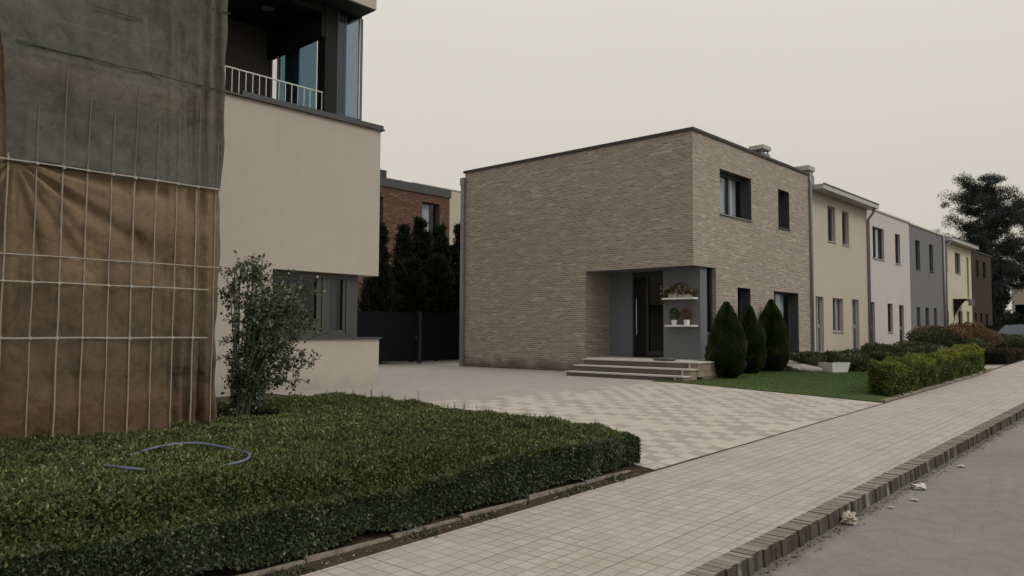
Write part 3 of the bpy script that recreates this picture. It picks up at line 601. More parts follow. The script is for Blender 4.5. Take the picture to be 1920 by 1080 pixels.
C2 = row_house('white_house', 'off-white plaster row house between the cream and the dark grey houses', 35.02, 41.25, 7.38, M['stucco_white'],
    [(35.7, 37.3, 5.26, 6.67, (.42,), ((.5, .85),)), (38.95, 39.75, 5.24, 6.65, (), ()), (37.6, 38.35, 2.0, 3.31, (), ())],
    [(35.15, 35.8, 1.17, 3.31, (), ()), (39.35, 40.1, 1.17, 3.29, (), ())], 'frame_mid', M['fascia'], None, 'fascia')
C3 = row_house('grey_house', 'dark grey plaster row house with two tall narrow upper windows', 41.27, 47.7, 7.34, M['stucco_grey'],
    [(42.3, 43.1, 5.2, 6.67, (), ()), (44.85, 45.6, 5.22, 6.66, (), ())],
    [(42.3, 42.9, 1.17, 3.28, (), ()), (43.84, 44.5, 1.17, 3.28, (), ()), (45.48, 46.05, 1.17, 3.3, (), ())], 'frame_dark', M['fascia'], None)
MB().box(-14, -12.6, 45.6, 47.4, 7.2, 7.85).build('roof_box', M['metal_dark'], C3)
MB().tube([(-10.93, 47.55, .9), (-10.93, 47.55, 7.35)], .055, 8).build('downpipe', M['pipe_grey'], C3, smooth=True)
C4 = row_house('yellow_house', 'pale yellow plaster row house with dark canopy over its front door', 47.72, 54.3, 7.1, M['stucco_yellow'],
    [(48.05, 48.6, 5.47, 6.7, (), ()), (50.3, 51.6, 5.46, 6.67, (.5,), ((0, 1),)), (53.16, 53.65, 4.2, 6.6, (), ((0, 1),))],
    [(50.7, 51.75, 1.17, 3.27, (.45,), ()), (52.9, 53.5, 1.17, 3.29, (), ()), (48.1, 48.6, 1.17, 3.2, (), ())], 'frame_mid', M['fascia'], .45, 'fascia')
MB().tube([(-10.6, 47.85, 7.1), (-10.92, 47.85, 6.8), (-10.93, 47.85, .9)], .06, 8).build('downpipe', M['pipe_grey'], C4, smooth=True)
cn = MB().box(-11, -10.35, 49.6, 51.6, 3.86, 3.93).build('canopy', M['coping_black'], C4); MB().box(-10.35, -10.3, 50.2, 51.5, 3.55, 3.93).build('canopy_fascia', M['coping'], cn)
br = MB(); arc = [(-10.98, 2.6)] + [(-10.98 + .6 * t, 2.75 + 1.1 * (t ** .6)) for t in np.linspace(.05, 1, 10)] + [(-10.37, 3.858), (-10.98, 3.858)]
br.poly([(a, 49.65, z) for a, z in arc]); br.poly([(a, 49.73, z) for a, z in arc][::-1])
for i in range(len(arc)): a, z = arc[i]; c_, z2 = arc[(i + 1) % len(arc)]; br.poly([(a, 49.65, z), (c_, 49.65, z2), (c_, 49.73, z2), (a, 49.73, z)])
br.build('canopy_bracket', M['black'], cn)
C5 = row_house('brown_house', 'dark brown plaster house at the far end of the row', 54.32, 60.1, 7.1, M['stucco_brown'],
    [(55.57, 56.4, 5.53, 6.6, (), ((0, .5),)), (57.54, 58.35, 5.53, 6.63, (), ())],
    [(54.9, 55.5, 1.17, 3.26, (), ()), (56.4, 57.1, 1.17, 3.26, (), ()), (58.0, 58.7, 1.17, 3.26, (), ())], 'frame_dark', M['coping_black'], None)

# ------------------------------------------------------------------ left apartment building with corner balcony
X = -14.6
A = thing('apartment_building', 'beige plaster building with glazed corner balcony and dark framed corner window', 'building', (X, 11.4, .6))
mb = MB()
# lower wall below window, upper wall between window and ledge
wall_cut(mb, 'x', X, -4, 11.42, .3, 1.76, [], .2)
mb.poly([(X, 11.42, .3), (-23, 11.42, .3), (-23, 11.42, 1.76), (X, 11.42, 1.76)])
mb.poly([(X, 8.6, 1.76), (X, 11.42, 1.76), (-16, 11.42, 1.76), (-16, 8.6, 1.76)])
wall_cut(mb, 'x', X, -4, 8.6, 1.76, 3.24, [], .2)
mb.poly([(X, 8.6, 1.76), (X - .4, 8.6, 1.76), (X - .4, 8.6, 3.24), (X, 8.6, 3.24)])
mb.poly([(-15.2, 11.0, 1.76), (-23, 11.0, 1.76), (-23, 11.0, 3.24), (-15.2, 11.0, 3.24)])
wall_cut(mb, 'x', X, -4, 11.38, 3.24, 6.72, [], .2)
mb.poly([(X, 11.38, 3.24), (-23, 11.38, 3.24), (-23, 11.38, 6.72), (X, 11.38, 6.72)])
mb.poly([(X, 8.6, 3.24), (X, 11.38, 3.24), (-16.5, 11.38, 3.24), (-16.5, 8.6, 3.24)])
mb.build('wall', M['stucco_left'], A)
mb = MB(); mb.box(X + .07, X - .25, -4, 11.46, 6.72, 6.755).box(X + .05, X - .25, 7.8, 11.43, 6.755, 6.84); mb.box(X - .25, -18, 11.2, 11.46, 6.72, 6.84); mb.build('ledge', M['coping'], A)
MB().box(X + .06, X - .3, 8.62, 11.47, 1.765, 1.80).build('window_ledge', M['coping'], A)
# corner window set back behind the wall plane
xf = X - .2
mb = MB(); mb.box(xf - .1, xf, 8.6, 10.93, 1.80, 1.96).box(xf - .1, xf, 8.6, 10.93, 3.12, 3.238).box(xf - .1, xf, 8.6, 8.72, 1.96, 3.12).box(xf - .1, xf, 9.82, 10.17, 1.96, 3.12).box(xf - .1, xf - .0, 10.52, 10.93, 1.96, 3.12)
mb.box(xf + .0, xf + .025, 9.95, 10.02, 1.9, 3.14).box(xf, xf + .025, 10.6, 10.66, 1.9, 3.14)
mb.box(-15.6, xf - .1, 10.85, 10.93, 1.80, 3.238)
cw = mb.build('corner_window', M['frame_corner'], A, bevel=.005)
MB().box(xf - .06, xf - .05, 8.72, 9.82, 1.96, 3.12).box(xf - .06, xf - .05, 10.17, 10.52, 1.96, 3.12).build('pane', M['glass_dark'], cw)
MB().box(-16.2, -16.15, 8.0, 10.84, 1.8, 3.2).box(-16.2, xf - .11, 8.55, 8.59, 1.8, 3.2).build('room_interior', M['room'], cw)
k = 14; Y, Z = np.meshgrid(np.linspace(10.2, 10.42, k), [1.95, 3.13], indexing='ij'); grid_mesh('curtain', np.stack([xf - .10 + .015 * np.sin(Y * 60), Y, Z], -1), M['curtain'], cw, uv=np.stack([Y, Z], -1))
# balcony recess
mb = MB(); mb.poly([(-16.95, -4, 6.5), (-16.95, 9.79, 6.5), (-16.95, 9.79, 9.4), (-16.95, -4, 9.4)]); mb.poly([(X, -4, 6.5), (X, 9.79, 6.5), (-16.95, 9.79, 6.5), (-16.95, -4, 6.5)])
mb.build('balcony_wall', M['stucco_charcoal'], A)
mb = MB(); mb.box(-17.0, X - .01, -4, 9.79, 9.38, 9.5); mb.box(-16.95, X - .02, 9.70, 9.82, 8.56, 9.38); mb.box(X - .3, X - .0, 9.79, 10.12, 6.84, 9.3); mb.box(X - .02, X - 2.4, -4, 10.8, 9.28, 9.379)
mb.box(X - .25, X - .02, -4, 9.7, 9.1, 9.27)
mb.build('balcony_soffit', M['black'], A)
rf = MB(); rf.box(-14.07, -23, -4, 10.76, 9.31, 9.33)
rf.build('roof_soffit', M['metal_dark'], A); MB().box(-14.05, -23.1, -4, 10.78, 9.335, 9.95).build('roof_fascia', M['stucco_left'], A)
# glazed corner room
mb = MB(); mb.box(X - .06, X - .02, 10.12, 10.16, 6.84, 9.27).box(X - .06, X, 10.76, 10.82, 6.84, 9.27).box(X - .06, X - .02, 10.16, 10.76, 6.84, 6.88)
gf = mb.build('corner_glazing', M['frame_mid'], A)
MB().box(-16.55, -16.49, 9.74, 9.80, 6.6, 8.56).build('side_mullion', M['frame_white'], gf); MB().box(-16.9, -16.85, 9.74, 9.80, 6.6, 8.56).build('side_mullion', M['frame_mid'], gf)
MB().box(X - .045, X - .035, 10.16, 10.76, 6.88, 9.27).build('front_pane', M['glass_front'], gf)
MB().box(-16.49, X - .3, 9.76, 9.77, 6.6, 8.56).build('side_pane', M['glass_side'], gf)
MB().box(-19.5, X - .06, 10.8, 10.81, 6.84, 9.27).build('end_pane', M['glass_end'], gf)
MB().box(-19.6, -19.5, 9.8, 10.8, 6.6, 9.3).build('inner_wall', M['stucco_left'], gf)
MB().box(-19.5, X - .07, 9.8, 10.8, 6.60, 6.83).build('room_floor', M['stucco_slate'], gf)
Yc, Z = np.meshgrid(np.linspace(10.2, 10.44, 20), [6.86, 9.25], indexing='ij'); grid_mesh('front_curtain', np.stack([X - .12 + .015 * np.sin(Yc * 50), Yc, Z], -1), M['sheer'], gf, uv=np.stack([Yc, Z], -1))
Xc, Z = np.meshgrid(np.linspace(-16.48, -15.85, 40), [6.84, 9.2], indexing='ij'); grid_mesh('side_curtain', np.stack([Xc, 9.9 + .03 * np.sin(Xc * 40), Z], -1), M['curtain'], gf, uv=np.stack([Xc, Z], -1))
MB().box(X - .062, X - .01, 10.735, 10.76, 6.88, 9.27).build('white_strip', M['white_paint'], gf)
# railing
rl = MB(); yv = 9.76
rl.tube([(X - .06, -4, 7.29), (X - .06, 9.79, 7.29)], .016, 8)
while yv > 6.5: rl.box(X - .068, X - .052, yv - .007, yv + .007, 6.78, 7.28); yv -= .153
rl.build('railing', M['white_metal'], A)
MB().box(X - .1, X + .03, 7.8, 9.79, 6.757, 6.80).build('rail_base', M['black'], A)
lamp_p = []; mb = MB(); 
for i in range(7):
    t = i / 6 * math.pi / 2; lamp_p.append((-15.75, 9.0, 9.38 - .12 * math.sin(t)))
mb.tube(lamp_p, [.24, .235, .22, .19, .15, .09, .01], 20); mb.v = [(v[0], v[1], v[2]) for v in mb.v]
mb.build('ceiling_lamp', M['zinc'], A, smooth=True)

# ------------------------------------------------------------------ scaffold with tarpaulins
def disp(y, z):
    r = np.hypot(y - 2.45, z - 3.75); a = np.arctan2(z - 3.75, y - 2.45)
    rad = np.exp(-r / 1.5) * (.13 * np.sin(a * 15) + .06 * np.sin(a * 27 + 1)) * np.minimum(r * 2, 1) * (z < 3.73)
    vf = .09 * np.exp(-np.abs(y - 4.6) / .3) * np.sin(y * 38 + z * .7) + .02 * np.sin(y * 17 + z * 1.4) + .02 * np.sin(y * 9 + z * 2.2 + 1)
    sag = .035 * wave(y, z, 2.4, 11) + .018 * wave(y, z, 6.5, 12) + .007 * wave(y, z, 16, 13)
    cre = .06 * (1 - np.abs(wave(y * .8 + z * .5, z * .6, 3.2, 21))) + .03 * (1 - np.abs(wave(y, z * .5, 6, 22))) + .014 * (1 - np.abs(wave(y * .7, z, 11, 23)))
    t = (rad + vf + sag + cre)
    k = 1 + .9 * sstep(2.1, 1.2, z)
    return (.026 * np.tanh((t - .05) / .05) + .6 * np.minimum(t - .04, 0) - .002) * k - .018 * (2 * k - 1)
SC = thing('scaffold', 'tube scaffold wrapped in tarpaulin in front of the beige building', 'scaffold', (-10.2, 3, .6))
mb = MB()
for x_ in (-9.65, -10.7):
    for y_ in (.2, 2.5, 4.65): mb.tube([(x_, y_, .55), (x_, y_, 9.2)], .025, 8)
mb.build('standards', M['steel'], SC, smooth=True)
mb = MB()
for z_ in (1.4, 3.0, 5.0, 7.0):
    for x_ in (-9.65, -10.7): mb.tube([(x_, -.2, z_), (x_, 4.75, z_)], .025, 8)
    for y_ in (.2, 2.5, 4.65): mb.tube([(-10.7, y_, z_ + .05), (-9.65, y_, z_ + .05)], .025, 8)
mb.build('ledgers', M['steel'], SC, smooth=True)
mb = MB()
for z_ in (2.9, 4.62, 6.9):
    mb.box(-10.6, -9.75, -.2, 4.6, z_, z_ + .04); mb.box(-9.62, -9.59, 2.35, 4.6, z_ + .0, z_ + .24)
mb.build('planks', M['plank'], SC)
T = thing('scaffold_tarpaulin', 'crumpled green tarpaulin over a brown one held by thin laths, hung on the scaffold', 'tarpaulin', (-9.3, 3, .6))
def sheet(name, y0f, y1f, z0, z1, xoff, mat, ny=190, nz_=150, parent=None):
    zz = np.linspace(z0, z1, nz_); u = np.linspace(0, 1, ny); Z, U = np.meshgrid(zz, u, indexing='ij')
    Y = y0f(Z) * (1 - U) + y1f(Z) * U; Xx = xoff + disp(Y, Z)
    # wrap the right edge back round the scaffold
    wr = np.clip((U - .975) / .025, 0, 1); Xx = Xx - wr ** 2 * .10
    return grid_mesh(name, np.stack([Xx, Y, Z], -1), mat, parent, uv=np.stack([Y, Z], -1))
redge = lambda Z: np.interp(Z, [.6, 1.4, 1.94, 2.89, 3.5, 3.73, 4.0, 4.3, 4.62, 5.4, 6.2, 9], [4.84, 4.79, 4.77, 4.80, 4.79, 4.75, 4.79, 4.82, 4.81, 4.79, 4.81, 4.84]) + .008 * np.sin(Z * 9)
ledge_ = lambda Z: np.interp(Z, [3.6, 3.75, 4.3, 4.84, 5.4, 9], [2.34, 2.36, 2.34, 2.30, 2.2, 2.0])
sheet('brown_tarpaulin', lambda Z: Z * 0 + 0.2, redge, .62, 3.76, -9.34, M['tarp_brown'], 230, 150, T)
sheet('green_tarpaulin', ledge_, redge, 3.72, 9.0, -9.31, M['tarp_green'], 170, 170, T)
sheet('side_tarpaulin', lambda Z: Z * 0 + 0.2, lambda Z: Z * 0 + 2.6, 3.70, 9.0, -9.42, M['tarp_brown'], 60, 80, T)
def strip(name, pts, wy, wz, mat):
    mb = MB(); p = [Vector(q) for q in pts]; vert = wy > 0; hw = (wy if vert else wz) / 2; t_ = .006
    sec = []
    for q in p: sec.append([q + Vector((a * t_, s * hw if vert else 0, 0 if vert else s * hw)) for a, s in ((0, -1), (1, -1), (1, 1), (0, 1))])
    for i in range(len(sec) - 1):
        for k_ in range(4): mb.poly([sec[i][k_], sec[i][(k_ + 1) % 4], sec[i + 1][(k_ + 1) % 4], sec[i + 1][k_]])
    return mb.build(name, mat, T)
LY = [2.12, 2.38, 2.65, 2.91, 3.16, 3.42, 3.67, 3.92, 4.17, 4.42, 4.67]
for i, y_ in enumerate(LY):
    ztop = 3.80
    pts = [(0, y_ + .003 * math.sin(z_ * 2 + i) + .002 * math.sin(z_ * 7 + i * 2), z_) for z_ in np.linspace(.65, ztop, 60)]
    pts = [(-9.34 + .014 + .003 * math.sin(q[2] * 5 + i), q[1], q[2]) for q in pts]
    strip('lath', pts, .014 + .003 * math.sin(i * 2.3), 0, M['lath'])
for j_, z_ in enumerate((3.73, 2.455, 1.856)):
    for i, y_ in enumerate(LY[1:10]):
        MB().box(-9.34 + .012, -9.34 + (.06 if j_ == 0 else .034), y_ - .011, y_ + .011, z_ - .014 - (i * 7 % 3) * .004, z_ + .014).build('tie', M['cord'], T, bevel=.004)
for y_ in LY[2:]:
    strip('batten', [(-9.31 + .010 + .004 * math.sin(z_ * 3 + y_), y_ + .008 * math.sin(z_ * 2.1 + y_), z_) for z_ in np.linspace(3.76, 4.6 + .25 * math.sin(y_ * 9), 14)], .010, 0, M['batten'])
for z_, th, mt, y1_ in ((3.73, .013, 'cord', 4.74), (2.74, .009, 'cord', 4.8), (2.455, .012, 'cord', 4.6), (1.856, .015, 'cord', 4.6)):
    pts = [(0, yy, z_ + .002 * math.sin(yy * 6 + z_)) for yy in np.linspace(.3, y1_, 90)]
    base = -9.31 if z_ > 3.7 else -9.34
    pts = [(base + .024, q[1], q[2]) for q in pts]
    strip('cord', pts, 0, th, M[mt])
for z_, y0_, y1_ in ((5.005, 2.4, 4.74), (6.04, 4.55, 4.79), (5.62, 3.15, 3.7)):
    pts = [(0, yy, z_ + .003 * math.sin(yy * 9 + z_)) for yy in np.linspace(y0_, y1_, 60)]
    pts = [(-9.31 + .012, q[1], q[2]) for q in pts]
    strip('seam', pts, 0, .013, M['cord_dark'])

# ------------------------------------------------------------------ big foreground hedge
HX0, HX1, HY0, HY1 = -11.7, -5.46, -1.0, 8.45
def htop(x, y): return .715 + .020 * (-5.55 - x) + .035 * wave(x, y, 2.0, 31) + .018 * wave(x, y, 7, 32) - (.17 - .11 * sstep(4.5, 7.0, y)) * sstep(.55, 0, -5.52 - x) - .08 * sstep(.2, 0, HY1 - y)
HG = thing('clipped_hedge', 'broad low clipped dark green hedge filling the near bed, hose lying on top', 'hedge', (-8.5, 4, .3))
# void in the hedge where the rose stands
def void(x, y): return ((x + 10.3) / .75) ** 2 + ((y - 5.55) / .55) ** 2 < 1
X_, Y_ = np.meshgrid(np.linspace(HX0 + .05, HX1 - .09, 90), np.linspace(HY0, HY1 - .08, 130), indexing='ij')
Zt = htop(X_, Y_) - .07 + .02 * wave(X_, Y_, 14, 41); Zt = np.where(void(X_, Y_), .35, Zt)
edge = (np.arange(90)[:, None] >= 89) | (np.arange(130)[None, :] >= 129)
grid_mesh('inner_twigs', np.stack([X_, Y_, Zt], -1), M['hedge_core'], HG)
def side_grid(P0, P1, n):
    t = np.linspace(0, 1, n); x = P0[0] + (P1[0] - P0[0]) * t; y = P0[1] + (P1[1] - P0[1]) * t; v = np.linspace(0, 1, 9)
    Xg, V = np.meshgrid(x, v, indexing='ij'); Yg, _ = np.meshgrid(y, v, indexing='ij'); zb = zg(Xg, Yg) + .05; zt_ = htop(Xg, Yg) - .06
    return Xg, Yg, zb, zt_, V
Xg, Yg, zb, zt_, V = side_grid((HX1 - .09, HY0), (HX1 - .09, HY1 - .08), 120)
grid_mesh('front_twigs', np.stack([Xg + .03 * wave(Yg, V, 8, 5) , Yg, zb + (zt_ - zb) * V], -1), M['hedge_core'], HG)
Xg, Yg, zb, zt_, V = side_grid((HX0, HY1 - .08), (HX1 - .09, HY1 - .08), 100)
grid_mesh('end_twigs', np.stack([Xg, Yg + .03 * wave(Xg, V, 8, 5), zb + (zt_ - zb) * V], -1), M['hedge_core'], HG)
n = 210000
x = rng.uniform(HX0, HX1, n); y = rng.uniform(1.2, HY1, n)
keep = ~void(x, y) & (np.arctan2(-x, y) < math.radians(42.24 + 36)); dist = np.hypot(x, y); keep &= rng.random(n) < np.clip(9.5 / dist, .25, 1)
x, y = x[keep], y[keep]; n = len(x)
tuft = wave(x, y, 9, 51); z = htop(x, y) - rng.exponential(.022, n) + .022 * tuft
cl = wave(x, y, 1.1, 52); tone = .42 + .16 * cl + .12 * tuft + .06 * np.clip((y - 3) / 5, -1, 1) + rng.normal(0, .22, n)
leaf_mesh('top_foliage', np.stack([x, y, z], -1), rdir(n, .6), rdir(n, .8), rng.uniform(.026, .058, n), rng.uniform(.014, .026, n), tone, M['leaf_hedge'], HG)
def side_leaves(n, P0, P1, nrm, name, dens=1):
    t = rng.random(n); v = rng.random(n) ** .9; x = P0[0] + (P1[0] - P0[0]) * t; y = P0[1] + (P1[1] - P0[1]) * t
    zb = zg(x, y) + .04 + .06 * np.maximum(0, wave(x + y, x * 0, 5, 8)); z = zb + (htop(x, y) - zb) * v
    al = x if abs(nrm[1]) > .5 else y
    o = .035 * wave(al, z * 1.5, 7, 61) + .05 * wave(al, z, 2.2, 62) - rng.exponential(.03, n)
    x = x + nrm[0] * o; y = y + nrm[1] * o; N = rdir(n) * .8 + np.array([nrm[0], nrm[1], .5]); D = rdir(n) + np.array([nrm[0] * .5, nrm[1] * .5, .2])
    tone = .45 + .12 * wave(al, z, 5, 64) + rng.normal(0, .22, n) + .0 * v
    leaf_mesh(name, np.stack([x, y, z], -1), D, N, rng.uniform(.026, .054, n), rng.uniform(.014, .025, n), tone, M['leaf_side'], HG)
side_leaves(80000, (HX1, 1.0), (HX1, HY1), (1, 0), 'front_foliage')
side_leaves(14000, (-7.2, HY1), (HX1, HY1), (0, 1), 'end_foliage')
# upright shoots
sx_, sy_, st_, tn = [], [], [], []
P = []; D = []; N = []; Ln = []; tone = []; mbs = MB()
for i in range(420):
    x0 = random.uniform(HX0 + .1, HX1 - .05); y0 = random.uniform(2, HY1 - .02) if i % 3 else HY1 - random.random() * .5
    if i < 40: x0 = random.uniform(-12.0, -9.5); y0 = random.uniform(7.5, 8.4)
    if void(x0, y0): continue
    h_ = random.uniform(.03, .075) if i % 14 else random.uniform(.09, .2); z0 = float(htop(x0, y0)) - .02; lean = (random.uniform(-.2, .2), random.uniform(-.2, .2))
    mbs.tube([(x0, y0, z0 - .04), (x0 + lean[0] * h_, y0 + lean[1] * h_, z0 + h_)], .0025, 4)
    k = int(h_ / .012)
    for j in range(k):
        t = j / k; a = j * 2.4; P.append((x0 + lean[0] * h_ * t, y0 + lean[1] * h_ * t, z0 + h_ * t)); D.append((math.cos(a), math.sin(a), .7)); N.append((0, 0, 1)); Ln.append(random.uniform(.024, .042)); tone.append(random.uniform(.3, .9))
leaf_mesh('shoot_leaves', np.array(P), np.array(D, float), np.array(N, float), np.array(Ln), np.array(Ln) * .5, np.array(tone), M['leaf_hedge'], HG)
mbs.build('shoots', M['stem_green'], HG)['kind'] = 'stuff'
# garden hose
hp = [(-7.30, 2.62), (-7.12, 2.64), (-6.92, 2.68), (-6.78, 2.74), (-6.66, 2.84), (-6.56, 3.0), (-6.48, 3.2), (-6.46, 3.42), (-6.55, 3.62), (-6.72, 3.76), (-6.95, 3.86), (-7.2, 3.87), (-7.45, 3.83), (-7.7, 3.72), (-7.82, 3.58), (-7.8, 3.38), (-7.66, 3.16), (-7.5, 3.0)]
def smooth(pts, k=4):
    pts = [np.array(p, float) for p in pts]; o = []
    for i in range(len(pts) - 1):
        p0, p1, p2, p3 = pts[max(i - 1, 0)], pts[i], pts[i + 1], pts[min(i + 2, len(pts) - 1)]
        for j in range(k):
            t = j / k; o.append(.5 * (2 * p1 + (p2 - p0) * t + (2 * p0 - 5 * p1 + 4 * p2 - p3) * t * t + (3 * p1 - p0 - 3 * p2 + p3) * t ** 3))
    return o + [pts[-1]]
hs_ = [(p[0], p[1], float(.735 + .02 * (-5.5 - p[0])) + .010 + .010 * math.sin(p[0] * 5 + p[1] * 4)) for p in smooth(hp)]
tag(MB().tube(hs_, .0125, 8).build('garden_hose', M['hose'], smooth=True), 'blue garden hose lying in an open loop on the near hedge', 'hose')

# ------------------------------------------------------------------ generic foliage builders
def blob_bush(name, label, cat, x, y, z, rx, ry, rz, n, mat, ls=(.05, .09), group=None, core=True, flowers=0, lumps=5, petal='petal', pieces=None, bark='bark'):
    t = thing(name, label, cat, (x, y, z), group)
    if core:
        u = np.linspace(0, 2 * np.pi, 25); v = np.linspace(0, np.pi, 13); U, V = np.meshgrid(u, v, indexing='ij'); r = .70 * (1 + .10 * wave(U * 2, V * 2, 1.3, int(abs(x * 100)) % 97)); r[-1] = r[0]
        grid_mesh('inner_twigs', np.stack([x + rx * r * np.cos(U) * np.sin(V), y + ry * r * np.sin(U) * np.sin(V), z + rz * (1 + r * np.cos(V)) * .96], -1), M['hedge_core'], t)
    d = rdir(n); rr = 1 + .20 * wave(d[:, 0] * 2 + d[:, 2], d[:, 1] * 2 - d[:, 2], 2.2, int(abs(y * 100)) % 89) + .10 * wave(d[:, 0] * 5, d[:, 1] * 5 + d[:, 2] * 5, 2.4, 5) - rng.exponential(.08, n)
    P = np.stack([x + rx * d[:, 0] * rr, y + ry * d[:, 1] * rr, z + rz * (1 + d[:, 2] * rr)], -1); P[:, 2] = np.maximum(P[:, 2], z + .01)
    tone = .5 + .18 * wave(P[:, 0] * 3, P[:, 1] * 3 + P[:, 2] * 4, 1.6, 3) + rng.normal(0, .18, n)
    leaf_mesh('foliage', P, d + rdir(n) * .8 + [0, 0, .3], d + rdir(n) * .6, rng.uniform(*ls, n), rng.uniform(*ls, n) * .5, tone, M[mat], t)
    mb = MB()
    for i in range(5): a = i * 1.3; mb.tube([(x + .04 * math.cos(a), y + .04 * math.sin(a), z - .03), (x + rx * .6 * math.cos(a), y + ry * .6 * math.sin(a), z + rz * 1.1)], [.015, .006], 5)
    mb.build('branches', M[bark], t)
    if flowers:
        d = rdir(flowers, .6); P = np.stack([x + rx * d[:, 0] * 1.04, y + ry * d[:, 1] * 1.04, z + rz * (1 + d[:, 2] * 1.04)], -1); P = np.repeat(P, 5, 0); k = len(P)
        leaf_mesh('flowers', P + rng.normal(0, .008, (k, 3)), rdir(k, .3), rdir(k), .05, .04, rng.random(k), M[petal], t)
    return t
def box_hedge(name, label, x0, x1, y0, y1, ztf, n, mat, ls=(.04, .07), group=None, tonef=None, rough=.04):
    t = thing(name, label, 'hedge', ((x0 + x1) / 2, (y0 + y1) / 2, gz((x0 + x1) / 2, (y0 + y1) / 2)), group)
    mb = MB(); ys = np.linspace(y0 + .08, y1 - .08, 24)
    for i in range(len(ys) - 1):
        a, b_ = ys[i], ys[i + 1]; za, zb_ = ztf(a) - .08, ztf(b_) - .08; ga = gz(x1, a) + .03
        mb.poly([(x0 + .08, a, za), (x1 - .08, a, za), (x1 - .08, b_, zb_), (x0 + .08, b_, zb_)]).poly([(x1 - .08, a, ga), (x1 - .08, b_, ga), (x1 - .08, b_, zb_), (x1 - .08, a, za)]).poly([(x0 + .08, a, ga), (x0 + .08, b_, ga), (x0 + .08, b_, zb_), (x0 + .08, a, za)])
    for a in (ys[0], ys[-1]): mb.poly([(x0 + .08, a, gz(x1, a)), (x1 - .08, a, gz(x1, a)), (x1 - .08, a, ztf(a) - .08), (x0 + .08, a, ztf(a) - .08)])
    mb.build('inner_twigs', M['hedge_core'], t)
    areas = np.array([(x1 - x0) * (y1 - y0), (y1 - y0) * .7, (x1 - x0) * .7, (x1 - x0) * .7, (y1 - y0) * .3]); k = rng.choice(5, n, p=areas / areas.sum())
    x = rng.uniform(x0, x1, n); y = rng.uniform(y0, y1, n); v = rng.random(n); nr = np.zeros((n, 3))
    x = np.where(k == 1, x1, np.where(k == 4, x0, x)); y = np.where(k == 2, y0, np.where(k == 3, y1, y)); v = np.where(k == 0, 1, v)
    nr[:, 0] = (k == 1) * 1. - (k == 4); nr[:, 1] = (k == 3) * 1. - (k == 2); nr[:, 2] = (k == 0)
    zb = zg(x, y) + .03; zt_ = np.array([ztf(a) for a in y]); z = zb + (zt_ - zb) * v
    o = rough * wave(x + y, z * 2 + x, 6, 71) + rough * wave(y, x, 2.2, 72) - rng.exponential(.035, n)
    P = np.stack([x, y, z], -1) + nr * o[:, None]
    tone = .42 + .18 * wave(x + y, z * 2, 3, 74) + .1 * wave(x + y, z * 2, 11, 75) + rng.normal(0, .24, n)
    if tonef is not None: tone = tone + tonef(x, y, v, k)
    leaf_mesh('foliage', P, nr * .6 + rdir(n) + [0, 0, .3], nr + rdir(n) * .8, rng.uniform(*ls, n), rng.uniform(*ls, n) * .5, tone, M[mat], t)
    return t
# lawn hedge along the sidewalk, new yellow-green growth on top towards its far end
box_hedge('low_hedge', 'clipped yellow-green hedge along the sidewalk edge of the lawn', -5.95, -5.36, 18.75, 27.9, lambda a: 1.20 + .028 * (a - 17.8) + .04 * math.sin(a * 3.1) + .03 * math.sin(a * 7.3), 56000, 'leaf_lime', (.04, .08), rough=.07, tonef=lambda x, y, v, k: -.22 + .42 * (v > .8) * (y - 14) / 12)
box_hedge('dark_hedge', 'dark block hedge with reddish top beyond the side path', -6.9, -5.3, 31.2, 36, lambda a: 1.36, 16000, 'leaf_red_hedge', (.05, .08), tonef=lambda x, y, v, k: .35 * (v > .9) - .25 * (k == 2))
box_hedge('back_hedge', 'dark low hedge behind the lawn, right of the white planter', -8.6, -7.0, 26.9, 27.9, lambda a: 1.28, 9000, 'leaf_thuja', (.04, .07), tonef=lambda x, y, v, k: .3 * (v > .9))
box_hedge('tall_hedge', 'tall dark clipped hedge in front of the far trees', -10.2, -8.6, 46.5, 49, lambda a: 2.3, 12000, 'leaf_conifer', (.07, .12))
box_hedge('car_hedge', 'green hedge screening the parked car at the right edge', -7.2, -4.6, 38.0, 39.5, lambda a: 1.86, 10000, 'leaf_bush', (.06, .1))

# clipped thujas
def thuja(x, y, h_, r, label, seed, lean=0):
    z = gz(x, y); t = thing('conical_thuja', label, 'thuja', (x, y, z), 'conical thujas on the lawn')
    def prof(v): return r * np.sin(np.pi * np.clip(.02 + v * .98, 0, 1) ** .62) ** .75 * (1 - .12 * v)
    u = np.linspace(0, 2 * np.pi, 21); v = np.linspace(0, 1, 20); U, V = np.meshgrid(u, v, indexing='ij')
    grid_mesh('inner_twigs', np.stack([x + .86 * prof(V) * np.cos(U) + lean * V, y + .86 * prof(V) * np.sin(U), z + .02 + V * (h_ - .06)], -1), M['hedge_core'], t)
    n = 15000; u = rng.uniform(0, 2 * np.pi, n); v = rng.random(n) ** 1.25; rr = prof(v) * (1 + .13 * wave(u * 2.2, v * 9, 1.5, seed) + .05 * wave(u * 6, v * 26, 1.6, seed + 3)) - rng.exponential(.025, n) + .01
    P = np.stack([x + rr * np.cos(u) + lean * v, y + rr * np.sin(u), z + .02 + v * h_], -1); d = np.stack([np.cos(u), np.sin(u), np.full(n, 1.3)], -1)
    leaf_mesh('foliage', P, d + rdir(n) * .5, np.stack([-np.sin(u), np.cos(u), u * 0], -1) + rdir(n) * .5, rng.uniform(.05, .10, n), .03, .42 + .28 * wave(u * 3, v * 12, 1.5, seed + 1) + rng.normal(0, .17, n), M['leaf_thuja'], t)
    MB().tube([(x, y, z - .05), (x + lean * .5, y, z + h_ * .5)], [.05, .02], 7).build('trunk', M['bark'], t)
thuja(-10.12, 20.1, 2.07, .55, 'broad clipped conical thuja nearest the entrance steps', 101)
thuja(-10.65, 22.6, 2.06, .50, 'clipped conical thuja in the middle of the three', 102)
